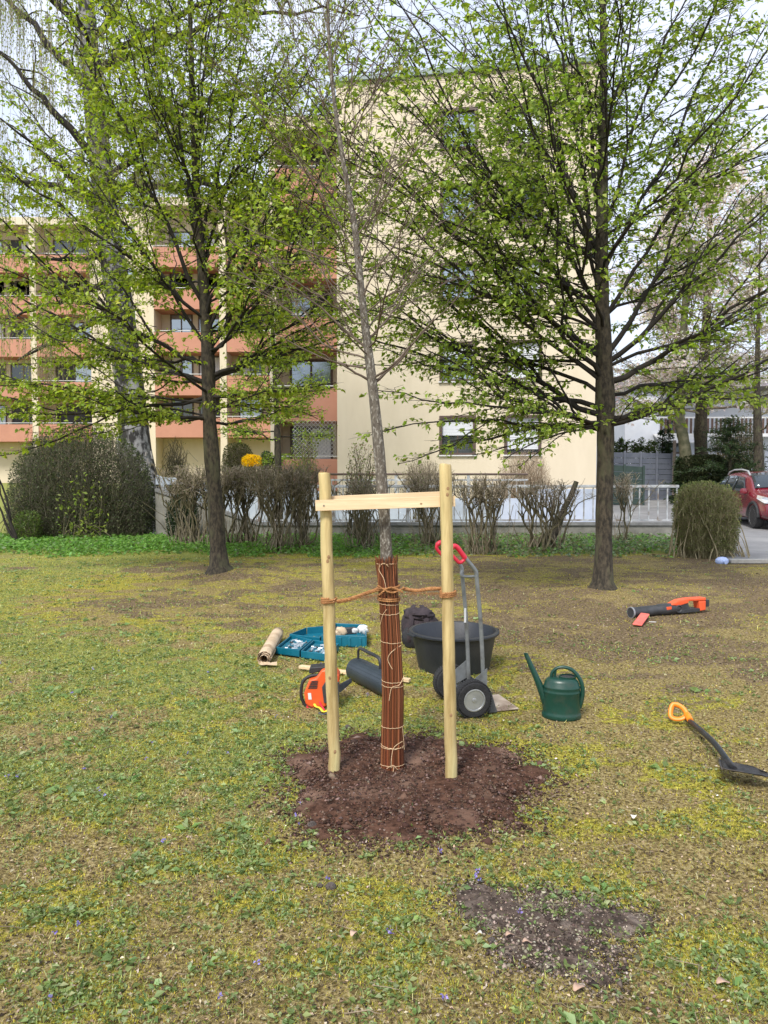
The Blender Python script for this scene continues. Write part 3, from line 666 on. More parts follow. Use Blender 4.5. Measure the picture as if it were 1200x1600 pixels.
def make_tree(name, label, cat, tpx, d, trad, guided, autos, p, seed, leafc, bark, twig, group=None, flare=1.3, leafm=None, foliage='leaves', zmax=12):
    rg = np.random.default_rng(seed)
    base = P(*tpx[0], d); base.z = float(gz(base.x, base.y))
    e = empty(name, base, label, cat, group)
    tp = [np.array(P(a, b, d+dz)) for a, b, dz in [(q[0], q[1], q[2] if len(q) > 2 else 0) for q in tpx]]; tp[0][2] = base.z-.12
    n = 34; ts = spline(tp, n); zz = ts[:, 2]; rr = np.interp(zz, [q[0] for q in trad], [q[1] for q in trad])
    rr = rr*(1+(flare-1)*np.exp(-(zz-base.z)/.10))*(1+.05*rg.normal(size=n))
    T = Tubes(14); T.add(ts, rr); V, Fq = T.arrays()
    a = np.arctan2(V[:, 1]-np.interp(V[:, 2], zz, ts[:, 1]), V[:, 0]-np.interp(V[:, 2], zz, ts[:, 0]))
    k = 1+.10*np.sin(3*a+seed)*np.exp(-np.abs(V[:, 2]-base.z)/.25)+.03*np.sin(5*a+V[:, 2]*2)
    cx, cy = np.interp(V[:, 2], zz, ts[:, 0]), np.interp(V[:, 2], zz, ts[:, 1]); V[:, 0] = cx+(V[:, 0]-cx)*k; V[:, 1] = cy+(V[:, 1]-cy)*k
    np_mesh('trunk', V, Fq, bark, e, smooth=True)
    tb, tw, lp, ld = Tubes(7), Tubes(3), [], []
    prims = []
    def trunk_at(z): return np.array([np.interp(z, zz, ts[:, 0]), np.interp(z, zz, ts[:, 1]), z]), np.interp(z, zz, rr)
    for (sy, ex, ey, dd, sag, *rk) in guided:
        z = P(600, sy, d).z; q, r = trunk_at(z); b = np.array(P(ex, ey, d+dd)); L = np.linalg.norm(b-q)
        c = (q+b)/2+np.array([0, 0, -sag*L]); prims.append((bez(q, c, b, 12, rg, .12), r*((rk[0] if rk else .42)*.72)))
    for (z, az_, el_, L, sag) in autos:
        q, r = trunk_at(z); dv = np.array([math.cos(az_)*math.cos(el_), math.sin(az_)*math.cos(el_), math.sin(el_)]); b = q+dv*L
        c = (q+b)/2+np.array([0, 0, -sag*L]); prims.append((bez(q, c, b, 14, rg, .18), r*.22))
    # forks of the big limbs
    extra = []
    for pts, r0 in prims:
        L = np.linalg.norm(pts[-1]-pts[0])
        for t in p.get('forks', (.25, .45)):
            if L*(1-t) < .6: continue
            q, T = interp(pts, t*rg.uniform(.8, 1.2)); ax = rg.normal(size=3); ax -= T*ax.dot(T); ax = unit(ax); a = R(rg.uniform(14, 30))
            dv = unit(T*math.cos(a)+ax*math.sin(a)+np.array([0, 0, .10])); l2 = L*(1-t)*rg.uniform(.6, .95)
            extra.append((bez(q, q+dv*l2*.5+np.array([0, 0, -.03*l2]), q+dv*l2, 9, rg, .12), r0*(1-t)*.75))
    prims += extra
    grow(prims, rg, p, tb, tw, lp, ld)
    tb.build('branches', twig if p.get('twigbark') else bark if p.get('barkbranch') else twig, e)
    tw.build('twigs', twig, e)
    if lp:
        c_ = p['clus']; lp = np.repeat(np.array(lp), c_, 0); ld = np.repeat(np.array(ld), c_, 0)
        lp = lp+rg.normal(size=lp.shape)*p['spread']; ld = ld*.7+rg.normal(size=ld.shape)*.55; ld[:, 2] -= p['hang']
        sz = p['lsize']*rg.uniform(.45, 1.4, len(lp)); V, Fc, C = leaves(lp, ld, sz, leafcols(len(lp), leafc, rg), rg, p.get('lwid', .55), .4)
        np_mesh(foliage, V, Fc, leafm or M_leaf, e, col=C)
    print(name, 'prims', len(prims), 'leaves', len(lp))
    return e
G1 = [(.21, .30, .04), (.26, .35, .055), (.16, .24, .03), (.33, .41, .09)]
G2 = [(.24, .31, .035), (.29, .37, .045), (.18, .25, .03), (.35, .42, .08)]
PR = dict(rtip=.005, s0=.12, s1=.16, fork=(30, 62), elk=.36, eln=.11, el0=.03, sk=.26, smin=.25, smax=1.25, droop=.07, rtw=.0026, tert=(.12, .42), ls=.075, s2=.115, clus=3, spread=.020, hang=.45, dens=.46, lsize=.065, lwid=.62)
def auto(n, z0, z1, L0, L1, rg, e0=25, e1=68, sag=.05, keep=None):
    out = []; ga = rg.uniform(0, 6)
    for k in range(n):
        f = (k+rg.uniform(-.3, .3))/n; f = min(1, max(0, f)); ga += 2.39996
        a = (z0+(z1-z0)*f, ga, R(e0+(e1-e0)*f+rg.normal()*6), (L0+(L1-L0)*f)*rg.uniform(.8, 1.15), sag)
        if keep is None or keep(a): out.append(a)
    return out
rg = np.random.default_rng(21)
# right lawn tree (trunk in front of the cream block's edge)
gR = [(470, 440, 150, -2.6, .02, .26), (420, 500, 60, -2.0, .0, .26), (520, 430, 280, -2.2, .03, .26), (380, 560, -20, -1.6, .0, .26), (672, 575, 668, -.5, -.10, .26), (675, 660, 712, .3, -.10, .24), (670, 780, 735, -1.0, -.12, .22), (662, 590, 610, -1.4, -.06, .28), (670, 1060, 640, -1.0, -.1, .22), (600, 500, 260, -1.6, .04, .3), (560, 470, 120, -1.9, .03, .35), (620, 470, 420, .9, .06, .3), (520, 540, -60, -1.2, .02), (640, 520, 500, .4, .08), (668, 760, 545, -.6, .10), (660, 640, 520, -1.2, .10), (650, 560, 330, .3, .06, .5), (600, 700, 330, -.9, .03), (560, 610, 180, .6, .03), (520, 640, 60, -.4, .0), (520, 700, 30, .8, .0), (470, 770, -60, -.5, .0), (430, 700, -40, .5, 0), (400, 830, -80, .3, 0, .6), (340, 860, -120, -.4, 0, .6),
      (665, 1290, 520, -.6, .10, .5), (655, 1190, 560, .8, .08, .5), (600, 1230, 430, .4, .06, .5), (570, 1240, 300, -.7, .02, .5), (560, 1130, 200, .7, .03, .5), (500, 1180, 90, -.3, 0), (430, 1180, -60, .4, .0, .5), (380, 1110, -120, -.5, .0), (330, 1030, -150, .4, 0)]
make_tree('lawn_tree', 'dark trunked tree on the right of the lawn near the leaf blower', 'tree',
          [(943, 928), (944, 800), (946, 680), (944, 560), (940, 430), (941, 300), (943, 150), (942, 0), (938, -160)], 9.75,
          [(-.1, .135), (.3, .112), (2.0, .104), (2.5, .120), (3.4, .100), (5, .075), (7, .045), (9.5, .015)], gR,
          auto(27, 2.6, 8.2, 4.8, 3.2, rg, 20, 66), PR, 31, G1, M_bark, M_twig, group='leafing trees on the lawn')
PL = dict(PR); PL.update(lsize=.068, dens=.58, s1=.16)
gL = [(470, 520, 210, .8, .02, .26), (520, 540, 330, 1.2, .03, .26), (420, 480, 30, -.6, .0, .28), (650, 20, 640, .6, -.10, .24), (655, 170, 668, -.9, -.12, .22), (640, 500, 655, -.5, -.10, .24), (645, 480, 600, -1.3, -.05, .24), (630, -80, 600, -.7, -.06, .26), (560, 560, 200, -1.2, .04), (520, 530, 60, -1, .02), (600, 570, 400, .4, .05), (620, -160, 640, -.8, .08), (600, 160, 560, 1.5, .07, .3), (600, 40, 470, -.4, .06, .5), (570, -60, 330, .5, .05, .5), (545, 120, 230, -.7, .02), (500, -20, 60, .3, .03), (480, 90, -20, -.4, .02, .55), (430, 210, 20, .5, 0, .55), (380, 230, -60, -.4, 0, .5), (650, -80, 560, .4, .08), (655, 120, 610, -1.2, .10),
      (560, 470, 300, .3, .06, .5), (590, 540, 520, .6, .05, .5), (620, 520, 590, -.6, .06, .45), (500, 500, 150, -.5, .02, .5), (450, 440, 60, .3, .0, .55), (400, 400, -40, -.3, 0, .5), (350, 330, -100, .2, 0, .6), (660, 450, 640, .7, .10, .35)]
make_tree('lawn_tree', 'dark trunked tree on the left of the lawn near the big bush', 'tree',
          [(343, 898), (336, 780), (327, 650), (325, 560), (318, 440), (308, 330), (303, 200), (298, 60), (294, -120)], 11.65,
          [(-.1, .155), (.35, .125), (2.2, .114), (3.0, .108), (4, .09), (6, .06), (8, .038), (10, .015)], gL,
          auto(28, 2.8, 9.6, 5.0, 3.2, rg, 20, 66), PL, 32, G2, M_bark, M_twig, group='leafing trees on the lawn')

# ---- the freshly planted young tree
YD = 3.85
PY = dict(rtip=.0018, s0=.10, s1=.07, fork=(25, 60), elk=.75, eln=.25, el0=.12, sk=.22, smin=.10, smax=.42, droop=-.08, rtw=.0010, tert=(.03, .13), ls=.045, s2=.055, clus=1, spread=.004, hang=.0, dens=.42, lsize=.013, lwid=.55, forks=(.2, .45, .65), twigbark=True)
gY = [(598, 480, 540, -.12, .06, .40), (600, 690, 480, .10, .10, .5), (592, 735, 440, -.18, .08, .35), (575, 430, 520, .2, .05, .35), (560, 520, 500, -.2, .03, .3), (550, 400, 390, .0, .02, .45), (530, 650, 430, .2, .06, .45), (500, 470, 380, .25, .0, .4), (470, 640, 330, -.15, .05, .4), (440, 480, 400, -.05, -.05, .35), (420, 620, 250, .2, .02, .35), (400, 455, 230, .1, .05, .4), (370, 640, 170, -.1, .04, .4),
      (335, 475, 315, -.1, -.06, .35), (330, 580, 120, .2, .02, .35), (290, 430, 110, .1, .02, .4), (250, 610, 60, -.1, .03, .4), (210, 440, 20, -.15, .02, .4), (180, 600, -20, .15, .02, .4), (140, 450, -60, .1, 0, .4), (110, 570, -60, 0, 0, .4), (60, 470, -110, 0, 0, .4), (40, 560, -130, .1, 0, .4)]
yt = make_tree('young_tree', 'slender newly planted young tree with thin grey branches standing between two stakes', 'tree',
          [(613, 1218), (611, 1080), (605, 900), (600, 800), (592, 700), (582, 600), (572, 520), (563, 440), (555, 360), (543, 290), (531, 220), (519, 130), (513, 40), (512, -60)], YD,
          [(-.1, .038), (.9, .034), (1.4, .030), (1.95, .027), (2.2, .0215), (2.8, .0155), (3.3, .0105), (3.8, .008), (4.4, .004)], gY,
          auto(46, 2.15, 5.0, 1.05, .5, rg, 30, 62), PY, 44, [(.13, .14, .03), (.20, .10, .05), (.10, .15, .03), (.16, .17, .05)], M_ybark, M_ytwig, flare=1.2, foliage='buds')

# ---- old birch on the left
def make_birch():
    rg = np.random.default_rng(5); d = 20.5
    base = P(232, 835, d); base.z = float(gz(base.x, base.y))
    e = empty('birch_tree', base, 'massive old birch with white and black bark and drooping twigs behind the dark bush', 'tree')
    tp = np.array([P(a, b, d) for a, b in [(228, 850), (222, 770), (212, 700), (202, 600), (188, 480), (172, 380), (160, 280), (146, 150), (136, 20), (126, -150)]])
    ts = spline(tp, 60); rr = np.interp(ts[:, 2], [-.2, .3, 1.0, 2.2, 4, 8, 12, 16], [.85, .66, .50, .42, .38, .33, .26, .16])
    T = Tubes(24); T.add(ts, rr); V, Fq = T.arrays()
    cx, cy = np.interp(V[:, 2], ts[:, 2], ts[:, 0]), np.interp(V[:, 2], ts[:, 2], ts[:, 1]); a = np.arctan2(V[:, 1]-cy, V[:, 0]-cx)
    k = 1+.10*(fbm(a*3+V[:, 2]*.4, V[:, 2]*.8, 1.3, 3)-.5)+.34*(fbm(a*6, V[:, 2]*1.2+a, 1.6, 9)-.5)*sstep(3, .5, V[:, 2])
    V[:, 0] = cx+(V[:, 0]-cx)*k; V[:, 1] = cy+(V[:, 1]-cy)*k
    np_mesh('trunk', V, Fq, M_birch, e, smooth=True)
    # peeling bark plates on the flared foot
    m = MB()
    for k in range(70):
        z = rg.uniform(.1, 2.4); a = rg.uniform(math.pi, 2*math.pi); cx_, cy_ = np.interp(z, ts[:, 2], ts[:, 0]), np.interp(z, ts[:, 2], ts[:, 1]); r = np.interp(z, ts[:, 2], rr)*1.03
        c = Vector((cx_+math.cos(a)*r, cy_+math.sin(a)*r, z)); n_ = Vector((math.cos(a), math.sin(a), .1)); up = Vector((rg.normal()*.25-.12, rg.normal()*.2, 1)); m.obox(c, n_.cross(up), n_, up, rg.uniform(.012, .035), .018, rg.uniform(.05, .2))
    m.build('bark_plates', mat('bark_pale', (.10, .09, .08), (.42, .40, .37), 4, .9), e)
    tb, tw, lp, ld = Tubes(6), Tubes(3), [], []
    limbs = [(440, 0, 500, -2, .0), (400, 60, 410, -1, 0), (480, 20, 560, 1, .0), (330, -120, 270, 1, -.1), (330, 20, 200, -2, -.05), (220, 470, 120, 1, -.1), (250, -40, 40, -1, -.1), (300, 300, 160, -2, -.1), (150, -60, -80, 2, -.1), (120, 480, -60, -1, -.1), (60, 300, -150, 1, -.1), (60, -80, -160, -2, -.1), (200, 380, 200, 2, -.1), (0, 200, -200, 0, -.05), (0, 60, -260, 1, -.05), (340, 250, 240, 3, -.1), (180, 120, 20, -3, -.1), (100, 560, 20, 1, -.12), (280, 560, 300, 2, -.12)]
    for (sy, ex, ey, dd, sag) in limbs:
        z = P(600, sy, d).z; q = np.array([np.interp(z, ts[:, 2], ts[:, 0]), np.interp(z, ts[:, 2], ts[:, 1]), z]); b = np.array(P(ex, ey, d+dd)); L = np.linalg.norm(b-q)
        pts = bez(q, (q+b)/2+np.array([0, 0, -sag*L]), b, 14, rg, .16); tb.add(pts, np.linspace(.12, .02, 14))
        s = .12*L
        while s < L:
            q1, T = interp(pts, s/L); a = rg.uniform(0, 2*math.pi); l2 = rg.uniform(.5, 1.6); dv = np.array([math.cos(a), math.sin(a), rg.uniform(.1, .8)])
            e1 = q1+dv*l2; sp = bez(q1, q1+dv*l2*.6+np.array([0, 0, .2]), e1, 5, rg, .12); tb.add(sp, np.linspace(.025, .007, 5))
            for _ in range(8):
                q2, _t = interp(sp, rg.uniform(.2, 1)); h = rg.uniform(.7, 2.6); a = rg.uniform(0, 2*math.pi); r = rg.uniform(.05, .35)
                q3 = q2+np.array([math.cos(a)*r, math.sin(a)*r, -h]); cc = q2+np.array([math.cos(a)*r, math.sin(a)*r, .02])
                hp = bez(q2, cc, q3, 6, rg, .05); tw.add(hp, np.linspace(.007, .003, 6))
                for t in np.arange(.1, 1, .07/h*1.0): 
                    lp.append(interp(hp, t)[0]+rg.normal(size=3)*.03); ld.append(rg.normal(size=3)*.5+np.array([0, 0, -1]))
            s += .34
    tb.build('branches', M_twig, e); tw.build('twigs', M_shrubtop, e)
    lp, ld = np.array(lp), np.array(ld); keep = rg.random(len(lp)) < .97; lp, ld = lp[keep], ld[keep]
    V, Fc, C = leaves(lp, ld, .072*rg.uniform(.6, 1.3, len(lp)), leafcols(len(lp), [(.22, .27, .05), (.28, .30, .08), (.18, .21, .05)], rg), rg, .5); np_mesh('leaves', V, Fc, M_leaf, e, col=C); print('birch leaves', len(lp))
make_birch()

# ---- background trees
PB = dict(rtip=.012, s0=.2, s1=.34, fork=(30, 60), elk=.6, eln=.2, el0=.1, sk=.3, smin=.4, smax=1.8, droop=.04, rtw=.007, tert=(.25, .8), ls=.11, s2=.22, clus=2, spread=.05, hang=.2, dens=.8, lsize=.10, lwid=.7, forks=(.2, .4, .6))
rg = np.random.default_rng(77)
PBl = dict(PB); PBl.update(lsize=.13, clus=4, dens=.95, spread=.11)
make_tree('blossom_tree', 'tall tree full of pale pinkish white blossom above the white house', 'tree', [(1098, 760), (1095, 680), (1098, 600), (1105, 480), (1110, 330), (1112, 220)], 33,
          [(0, .35), (3, .28), (8, .2), (14, .06)], [], auto(34, 4.0, 14.5, 5.8, 2.4, rg, 15, 62), PBl, 51, [(.78, .72, .70), (.70, .62, .60), (.85, .80, .77), (.45, .46, .28)], M_bark, M_shrubtop, foliage='blossom')
PBs = dict(PB); PBs.update(dens=.35, lsize=.08)
make_tree('street_tree', 'leaning ivy covered tree in front of the balcony of the white house', 'tree', [(1078, 760), (1070, 700), (1062, 650), (1066, 580), (1070, 480), (1080, 380)], 30,
          [(0, .26), (3, .22), (8, .14), (12, .05)], [], auto(16, 4.0, 10, 3.6, 2, rg, 25, 65), PBs, 52, [(.15, .19, .05), (.20, .22, .09)], mat('bark_ivy', (.05, .055, .025), (.14, .13, .08), 5, .9, .6, 20), M_shrubtw)
make_tree('street_tree', 'dark straight tree at the right edge above the red car', 'tree', [(1188, 770), (1185, 700), (1183, 600), (1186, 450), (1190, 300)], 28,
          [(0, .20), (3, .16), (6, .09), (9, .03)], [], auto(20, 3.2, 11, 3.8, 2, rg, 25, 65), PBs, 53, [(.16, .19, .06), (.24, .22, .12)], M_bark, M_shrubtw)
PS = dict(PB); PS.update(rtip=.008, s1=.16, smin=.25, smax=.8, rtw=.005, tert=(.15, .4), ls=.06, s2=.13, lsize=.075, dens=.7, clus=2)
make_tree('small_tree', 'small thin leafing tree in front of the middle salmon wing', 'tree', [(436, 800), (434, 700), (430, 600), (426, 520), (424, 450)], 22,
          [(0, .12), (3, .09), (6, .04), (8, .02)], [], auto(26, 2.4, 6.6, 2.0, 1.0, rg, 5, 55), PS, 54, G1, M_bark, M_twig)
# conifer behind the hedge
def conifer(name, label, px, d, h, w_, seed, py=750, cols=((.03, .055, .022), (.045, .075, .03), (.06, .09, .035)), nb=150, ragged=1.0):
    rg = np.random.default_rng(seed); b = P(px, py, d); zb = float(gz(b.x, b.y)); e = empty(name, (b.x, b.y, zb), label, 'conifer')
    T = Tubes(8); T.add(np.array([(b.x, b.y, zb+h*t) for t in np.linspace(0, .97, 6)]), np.linspace(.10, .015, 6)); T.build('trunk', M_bark, e)
    tw, lp, ld = Tubes(3), [], []
    for k in range(nb):
        f = rg.uniform(.03, 1)**.9; z = zb+h*f; a = rg.uniform(0, 2*math.pi); l = w_*(1-f)**.7*rg.uniform(.6, 1.1*ragged)+.06
        q = np.array([b.x, b.y, z]); dv = np.array([math.cos(a), math.sin(a), rg.uniform(-.1, .35)]); pts = bez(q, q+dv*l*.5, q+dv*l-np.array([0, 0, .12*l]), 4, rg, .05); tw.add(pts, np.linspace(.012, .004, 4))
        for t in np.arange(.1, 1, .05/max(l, .2)*1.1):
            for _ in range(3): q2, T2 = interp(pts, t); lp.append(q2+rg.normal(size=3)*.03); ld.append(T2+rg.normal(size=3)*.6)
    tw.build('branches', M_twig, e); lp, ld = np.array(lp), np.array(ld)
    V, Fc, C = leaves(lp, ld, .13*rg.uniform(.6, 1.3, len(lp)), leafcols(len(lp), cols, rg), rg, .3); np_mesh('needles', V, Fc, M_leaf, e, col=C)
    return e
conifer('conifer', 'spreading dark green conifer beside the dark clipped hedge', 1140, 29, 3.6, 1.9, 61, ragged=1.5, nb=130)
conifer('conifer', 'small narrow dark conifer standing at the wooden pole', 1062, 30, 1.9, .4, 62, nb=120)
for k, px in enumerate((957, 968, 979, 990, 1001, 1012, 1022)):
    conifer('thuja', 'upright green thuja, %s of the row behind the grey slat fence' % ('leftmost', 'second from left', 'third from left', 'middle one', 'third from right', 'second from right', 'rightmost')[k], px, 33.6, 2.55+.1*math.sin(k*2), .36, 70+k, cols=((.05, .09, .02), (.07, .12, .03), (.09, .13, .03)), nb=90)['group'] = 'thujas behind the grey fence'
for k, px in enumerate((1034, 1044)):
    conifer('thuja', ['taller dark thuja left of the wooden pole', 'taller dark thuja close to the wooden pole'][k], px, 33.8, 3.0, .5, 80+k, cols=((.02, .04, .015), (.03, .055, .02)), nb=120)

# ================================================================ SHRUBS
def clip_hedge(name, label, x0, x1, y0, y1, h, nleaf, cols, seed, lsize=.05, stems=60, twm=None, cat='hedge', round_=.2, leafy=1.0, bottom=.15, group=None, topcol=None, flat=False, twr=.004, ntw=0, twl=(.15, .4), inner=.5):
    """leafy or twiggy body of a shrub: stems rise from the foot, leaves fill a rounded box"""
    rg = np.random.default_rng(seed); cx, cy = (x0+x1)/2, (y0+y1)/2; zb = float(gz(cx, cy)); e = empty(name, (cx, cy, zb), label, cat, group)
    tb = Tubes(4); hx, hy = (x1-x0)/2, (y1-y0)/2
    def surf(n):
        v = rg.normal(size=(n, 3)); v[:, 2] = np.abs(v[:, 2])*.9; v = unit(v)
        ex = flat or 2.6; k = (np.abs(v)**ex).sum(axis=1)**(-1/ex); r = k*(1-inner*rg.random(n)**2)
        q = v*r[:, None]; q *= (1+.16*(fbm(q[:, 0]*3+seed, q[:, 2]*3+q[:, 1]*2, 1.0, seed, 3)-.5))[:, None]
        taper = (1-round_*(1-q[:, 2]))
        return np.stack([cx+q[:, 0]*hx*taper, cy+q[:, 1]*hy*taper, zb+bottom+q[:, 2]*(h-bottom)], -1), q
    ends, _ = surf(stems)
    for k in range(stems):
        b = np.array([cx+rg.normal()*hx*.45, cy+rg.normal()*hy*.35, zb-.03]); e1 = ends[k]; pts = bez(b, (b+e1)/2+np.array([(b[0]-e1[0])*.25, 0, .1]), e1, 7, rg, .12); tb.add(pts, np.linspace(.013, .004, 7))
    tb.build('stems', twm or M_shrubtw, e)
    if ntw:
        tw = Tubes(3); p_, q = surf(ntw)
        dv = unit(q*np.array([.6, .6, .3])+np.array([0, 0, .75])+rg.normal(size=(ntw, 3))*.32); l = rg.uniform(*twl, ntw)[:, None]
        mid = p_-dv*l*.45+rg.normal(size=(ntw, 3))*.012
        for k in range(ntw): tw.add(np.stack([p_[k]-dv[k]*l[k], mid[k], p_[k]]), [twr, twr*.8, twr*.45])
        tw.build('twigs', topcol or twm or M_shrubtop, e)
    if nleaf:
        p_, q = surf(nleaf); ld = q+rg.normal(size=(nleaf, 3))*.8; V, Fc, C = leaves(p_, ld, lsize*rg.uniform(.5, 1.3, nleaf), leafcols(nleaf, cols, rg, .25), rg, .55); np_mesh('leaves', V, Fc, M_leaf, e, col=C)
    return e
def span(pa, pb, d): return P(pa, 800, d).x, P(pb, 800, d).x
DK = [(.055, .075, .028), (.075, .10, .038), (.04, .05, .022), (.11, .13, .06)]
a, b = span(10, 244, 18.6)
clip_hedge('dark_bush', 'large dense dark twiggy evergreen bush in front of the old birch', a, b, 17.6, 19.6, 2.72, 30000, DK, 1, .055, 170, cat='bush', round_=.04, ntw=8500, twr=.005, twl=(.2, .5), inner=.55, topcol=mat('twig_greyish', (.075, .068, .045), (.17, .155, .105), 6, .85))
a, b = span(85, 180, 17.5)
clip_hedge('elder_shoot', 'bright green elder shoots growing out of the dark bush', a, b, 17.1, 17.7, 1.6, 190, [(.18, .24, .04), (.24, .31, .06)], 2, .10, 14, cat='shrub', inner=.9)
a, b = span(18, 62, 17.3); clip_hedge('low_bush', 'low green leafy bush at the left foot of the dark bush', a, b, 17, 17.8, .75, 1900, [(.08, .12, .03), (.12, .16, .04)], 3, .05, 25, cat='bush')
a, b = span(258, 310, 17.6); clip_hedge('low_bush', 'low dark ivy bush between the birch and the left lawn tree', a, b, 17.2, 18.2, 1.15, 4200, [(.02, .035, .015), (.035, .055, .02)], 4, .06, 40, cat='bush')
# pruned privets: bare gnarled stems, twiggy heads
def pruned(px0, px1, py_base, py_top, label, seed, nst=7, ntw=700, leafn=520, head=.40, twm=M_shrubtop, thick=.021, group='pruned shrubs along the low wall', lean=0, lc=None, dz=0, d=None):
    rg = np.random.default_rng(seed); g = G((px0+px1)/2, py_base); d = d or g.y; cx = P((px0+px1)/2, 800, d).x; hw = (px1-px0)/2/F*d; zt = P(600, py_top, d).z; zb = float(gz(cx, d))
    e = empty('pruned_shrub', (cx, d, zb), label, 'shrub', group); tb, tw, lp, ld = Tubes(6), Tubes(3), [], []
    for k in range(nst):
        b = np.array([cx+rg.uniform(-.55, .55)*hw, d+rg.normal()*.12, zb-.03]); tx = cx+(-1+2*(k+.5)/nst)*hw*.9+rg.normal()*.06; z1 = zb+(zt-zb)*rg.uniform(.45, .72)
        e1 = np.array([tx+lean*.5, d+rg.normal()*.22, z1]); r0 = thick*rg.uniform(.7, 1.4); pts = bez(b, (b+e1)/2+rg.normal(size=3)*.10, e1, 8, rg, .22); tb.add(pts, np.linspace(r0, r0*.6, 8))
        nb = max(4, ntw//nst//16)
        for j in range(nb):
            q, T = interp(pts, rg.uniform(.7, 1)); zt2 = zt-rg.uniform(0, .10); e2 = np.array([q[0]+rg.normal()*.22, q[1]+rg.normal()*.18, 0]); e2[2] = max(q[2]+.1, zt2-abs(rg.normal())*head*.4)
            p2 = bez(q, (q+e2)/2+rg.normal(size=3)*.06, e2, 5, rg, .2); tb.add(p2, np.linspace(r0*.5, .006, 5))
            for i in range(14):
                q3, T3 = interp(p2, rg.uniform(.42, 1)); dv = unit(rg.normal(size=3)*.8+np.array([0, 0, .75])); l = rg.uniform(.06, .26); e3 = q3+dv*l; e3[2] = min(e3[2], zt+rg.uniform(-.03, .05))
                tw.add(np.stack([q3, (q3+e3)/2+rg.normal(size=3)*.012, e3]), [.0055, .0045, .003])
                if len(lp) < leafn and rg.random() < .5: lp.append(e3); ld.append(dv)
        for j in range(4):      # suckers from the foot
            q = b+rg.normal(size=3)*np.array([.12, .1, 0]); e3 = q+np.array([rg.normal()*.2, rg.normal()*.15, rg.uniform(.3, 1.1)]); tw.add(bez(q, (q+e3)/2+rg.normal(size=3)*.05, e3, 5, rg, .15), np.linspace(.009, .004, 5))
    tb.build('stems', M_shrubtw, e); tw.build('twigs', twm, e)
    if lp: V, Fc, C = leaves(np.array(lp), np.array(ld), .04*rg.uniform(.6, 1.2, len(lp)), leafcols(len(lp), lc or [(.14, .17, .05), (.10, .12, .045)], rg), rg); np_mesh('leaves', V, Fc, M_leaf, e, col=C)
    return e
pruned(262, 330, 856, 727, 'pruned shrub left of the left lawn tree trunk, twiggy flat head', 101, 12, 1150)
pruned(312, 376, 858, 728, 'pruned shrub directly behind the trunk of the left lawn tree', 102, 11, 1150)
pruned(358, 418, 856, 727, 'pruned shrub just right of the left lawn tree trunk', 103, 12, 1150)
pruned(400, 464, 862, 726, 'pruned shrub with dense flat head below the yellow forsythia', 104, 13, 1450)
pruned(444, 503, 860, 728, 'pruned shrub with brown twiggy head just left of the left stake', 105, 12, 1150)
pruned(540, 600, 862, 745, 'pruned shrub with a few dark stems between the left stake and the young tree', 106, 9, 420, 200)
pruned(640, 700, 858, 735, 'pruned shrub with slanting dark stems behind the right stake', 107, 11, 700, 150)
pruned(715, 792, 866, 742, 'broad pruned shrub with knotted heads right of the right stake', 108, 14, 1100, 200)
s_ = pruned(800, 905, 862, 748, 'pruned shrub with a thick slanting brown trunk left of the right lawn tree', 109, 11, 700, 60, thick=.03)
b0 = P(860, 862, 16.6); b0.z = -.05; t0 = P(902, 752, 16.6)
T_ = Tubes(9); T_.add(bez(b0, (np.array(b0)+np.array(t0))/2, t0, 9, rg, .08), np.linspace(.09, .055, 9)); T_.build('stub', M_bark, s_)
pruned(962, 985, 855, 738, 'slender pruned shrub just right of the right lawn tree trunk', 110, 3, 380, 20)
# leafier taller shrub left of the young tree, dried shrub, forsythia and round bush
def bushy(px0, px1, py0, py1, d, name, label, cat, n, cols, seed, ls=.06, ntw=0, twm=None, **k):
    a, b = span(px0, px1, d); zt = P(600, py1, d).z-float(gz(a, d)); zb = max(.1, P(600, py0, d).z-float(gz(a, d)))
    return clip_hedge(name, label, a, b, d-.5, d+.5, zt, n, cols, seed, ls, cat=cat, bottom=zb, ntw=ntw, twm=twm, **k)
bushy(538, 590, 772, 690, 17.2, 'leafy_shrub', 'shrub with fresh light green leaves between the left stake and the young tree', 'shrub', 650, [(.16, .2, .05), (.2, .24, .07), (.22, .14, .08)], 201, .065, 300, inner=.9)
bushy(452, 500, 740, 672, 19.6, 'leafy_shrub', 'shrub with yellow green leaves below the lattice screen', 'shrub', 700, [(.17, .21, .03), (.13, .17, .03)], 202, .07, 200, inner=.9)
bushy(622, 700, 775, 716, 21.5, 'dried_shrub', 'fine twiggy shrub in front of the cream wall left of the right stake', 'shrub', 500, [(.10, .12, .04), (.16, .17, .07)], 203, .05, 1500, stems=60, round_=.1)
bushy(770, 870, 775, 702, 24.6, 'dried_shrub', 'fan shaped straw coloured shrub in front of the cream wall right of the right stake', 'shrub', 200, [(.25, .2, .12)], 204, .05, 1900, twm=mat('straw_twig', (.25, .18, .11), (.42, .32, .22), 7, .85), stems=90, inner=.8, twl=(.3, .8))
bushy(345, 400, 740, 692, 26, 'round_bush', 'round clipped olive green bush behind the yellow forsythia', 'bush', 5200, [(.09, .10, .035), (.12, .125, .05)], 205, .06, 900)
bushy(378, 412, 728, 711, 24.6, 'forsythia', 'low forsythia covered in bright yellow flowers', 'shrub', 3000, [(.75, .50, .01), (.85, .60, .02), (.6, .42, .02)], 206, .055, 0)
bushy(408, 426, 728, 706, 25, 'low_bush', 'little dark green bush right of the yellow forsythia', 'bush', 900, [(.02, .05, .02), (.03, .07, .03)], 207, .06, 0)
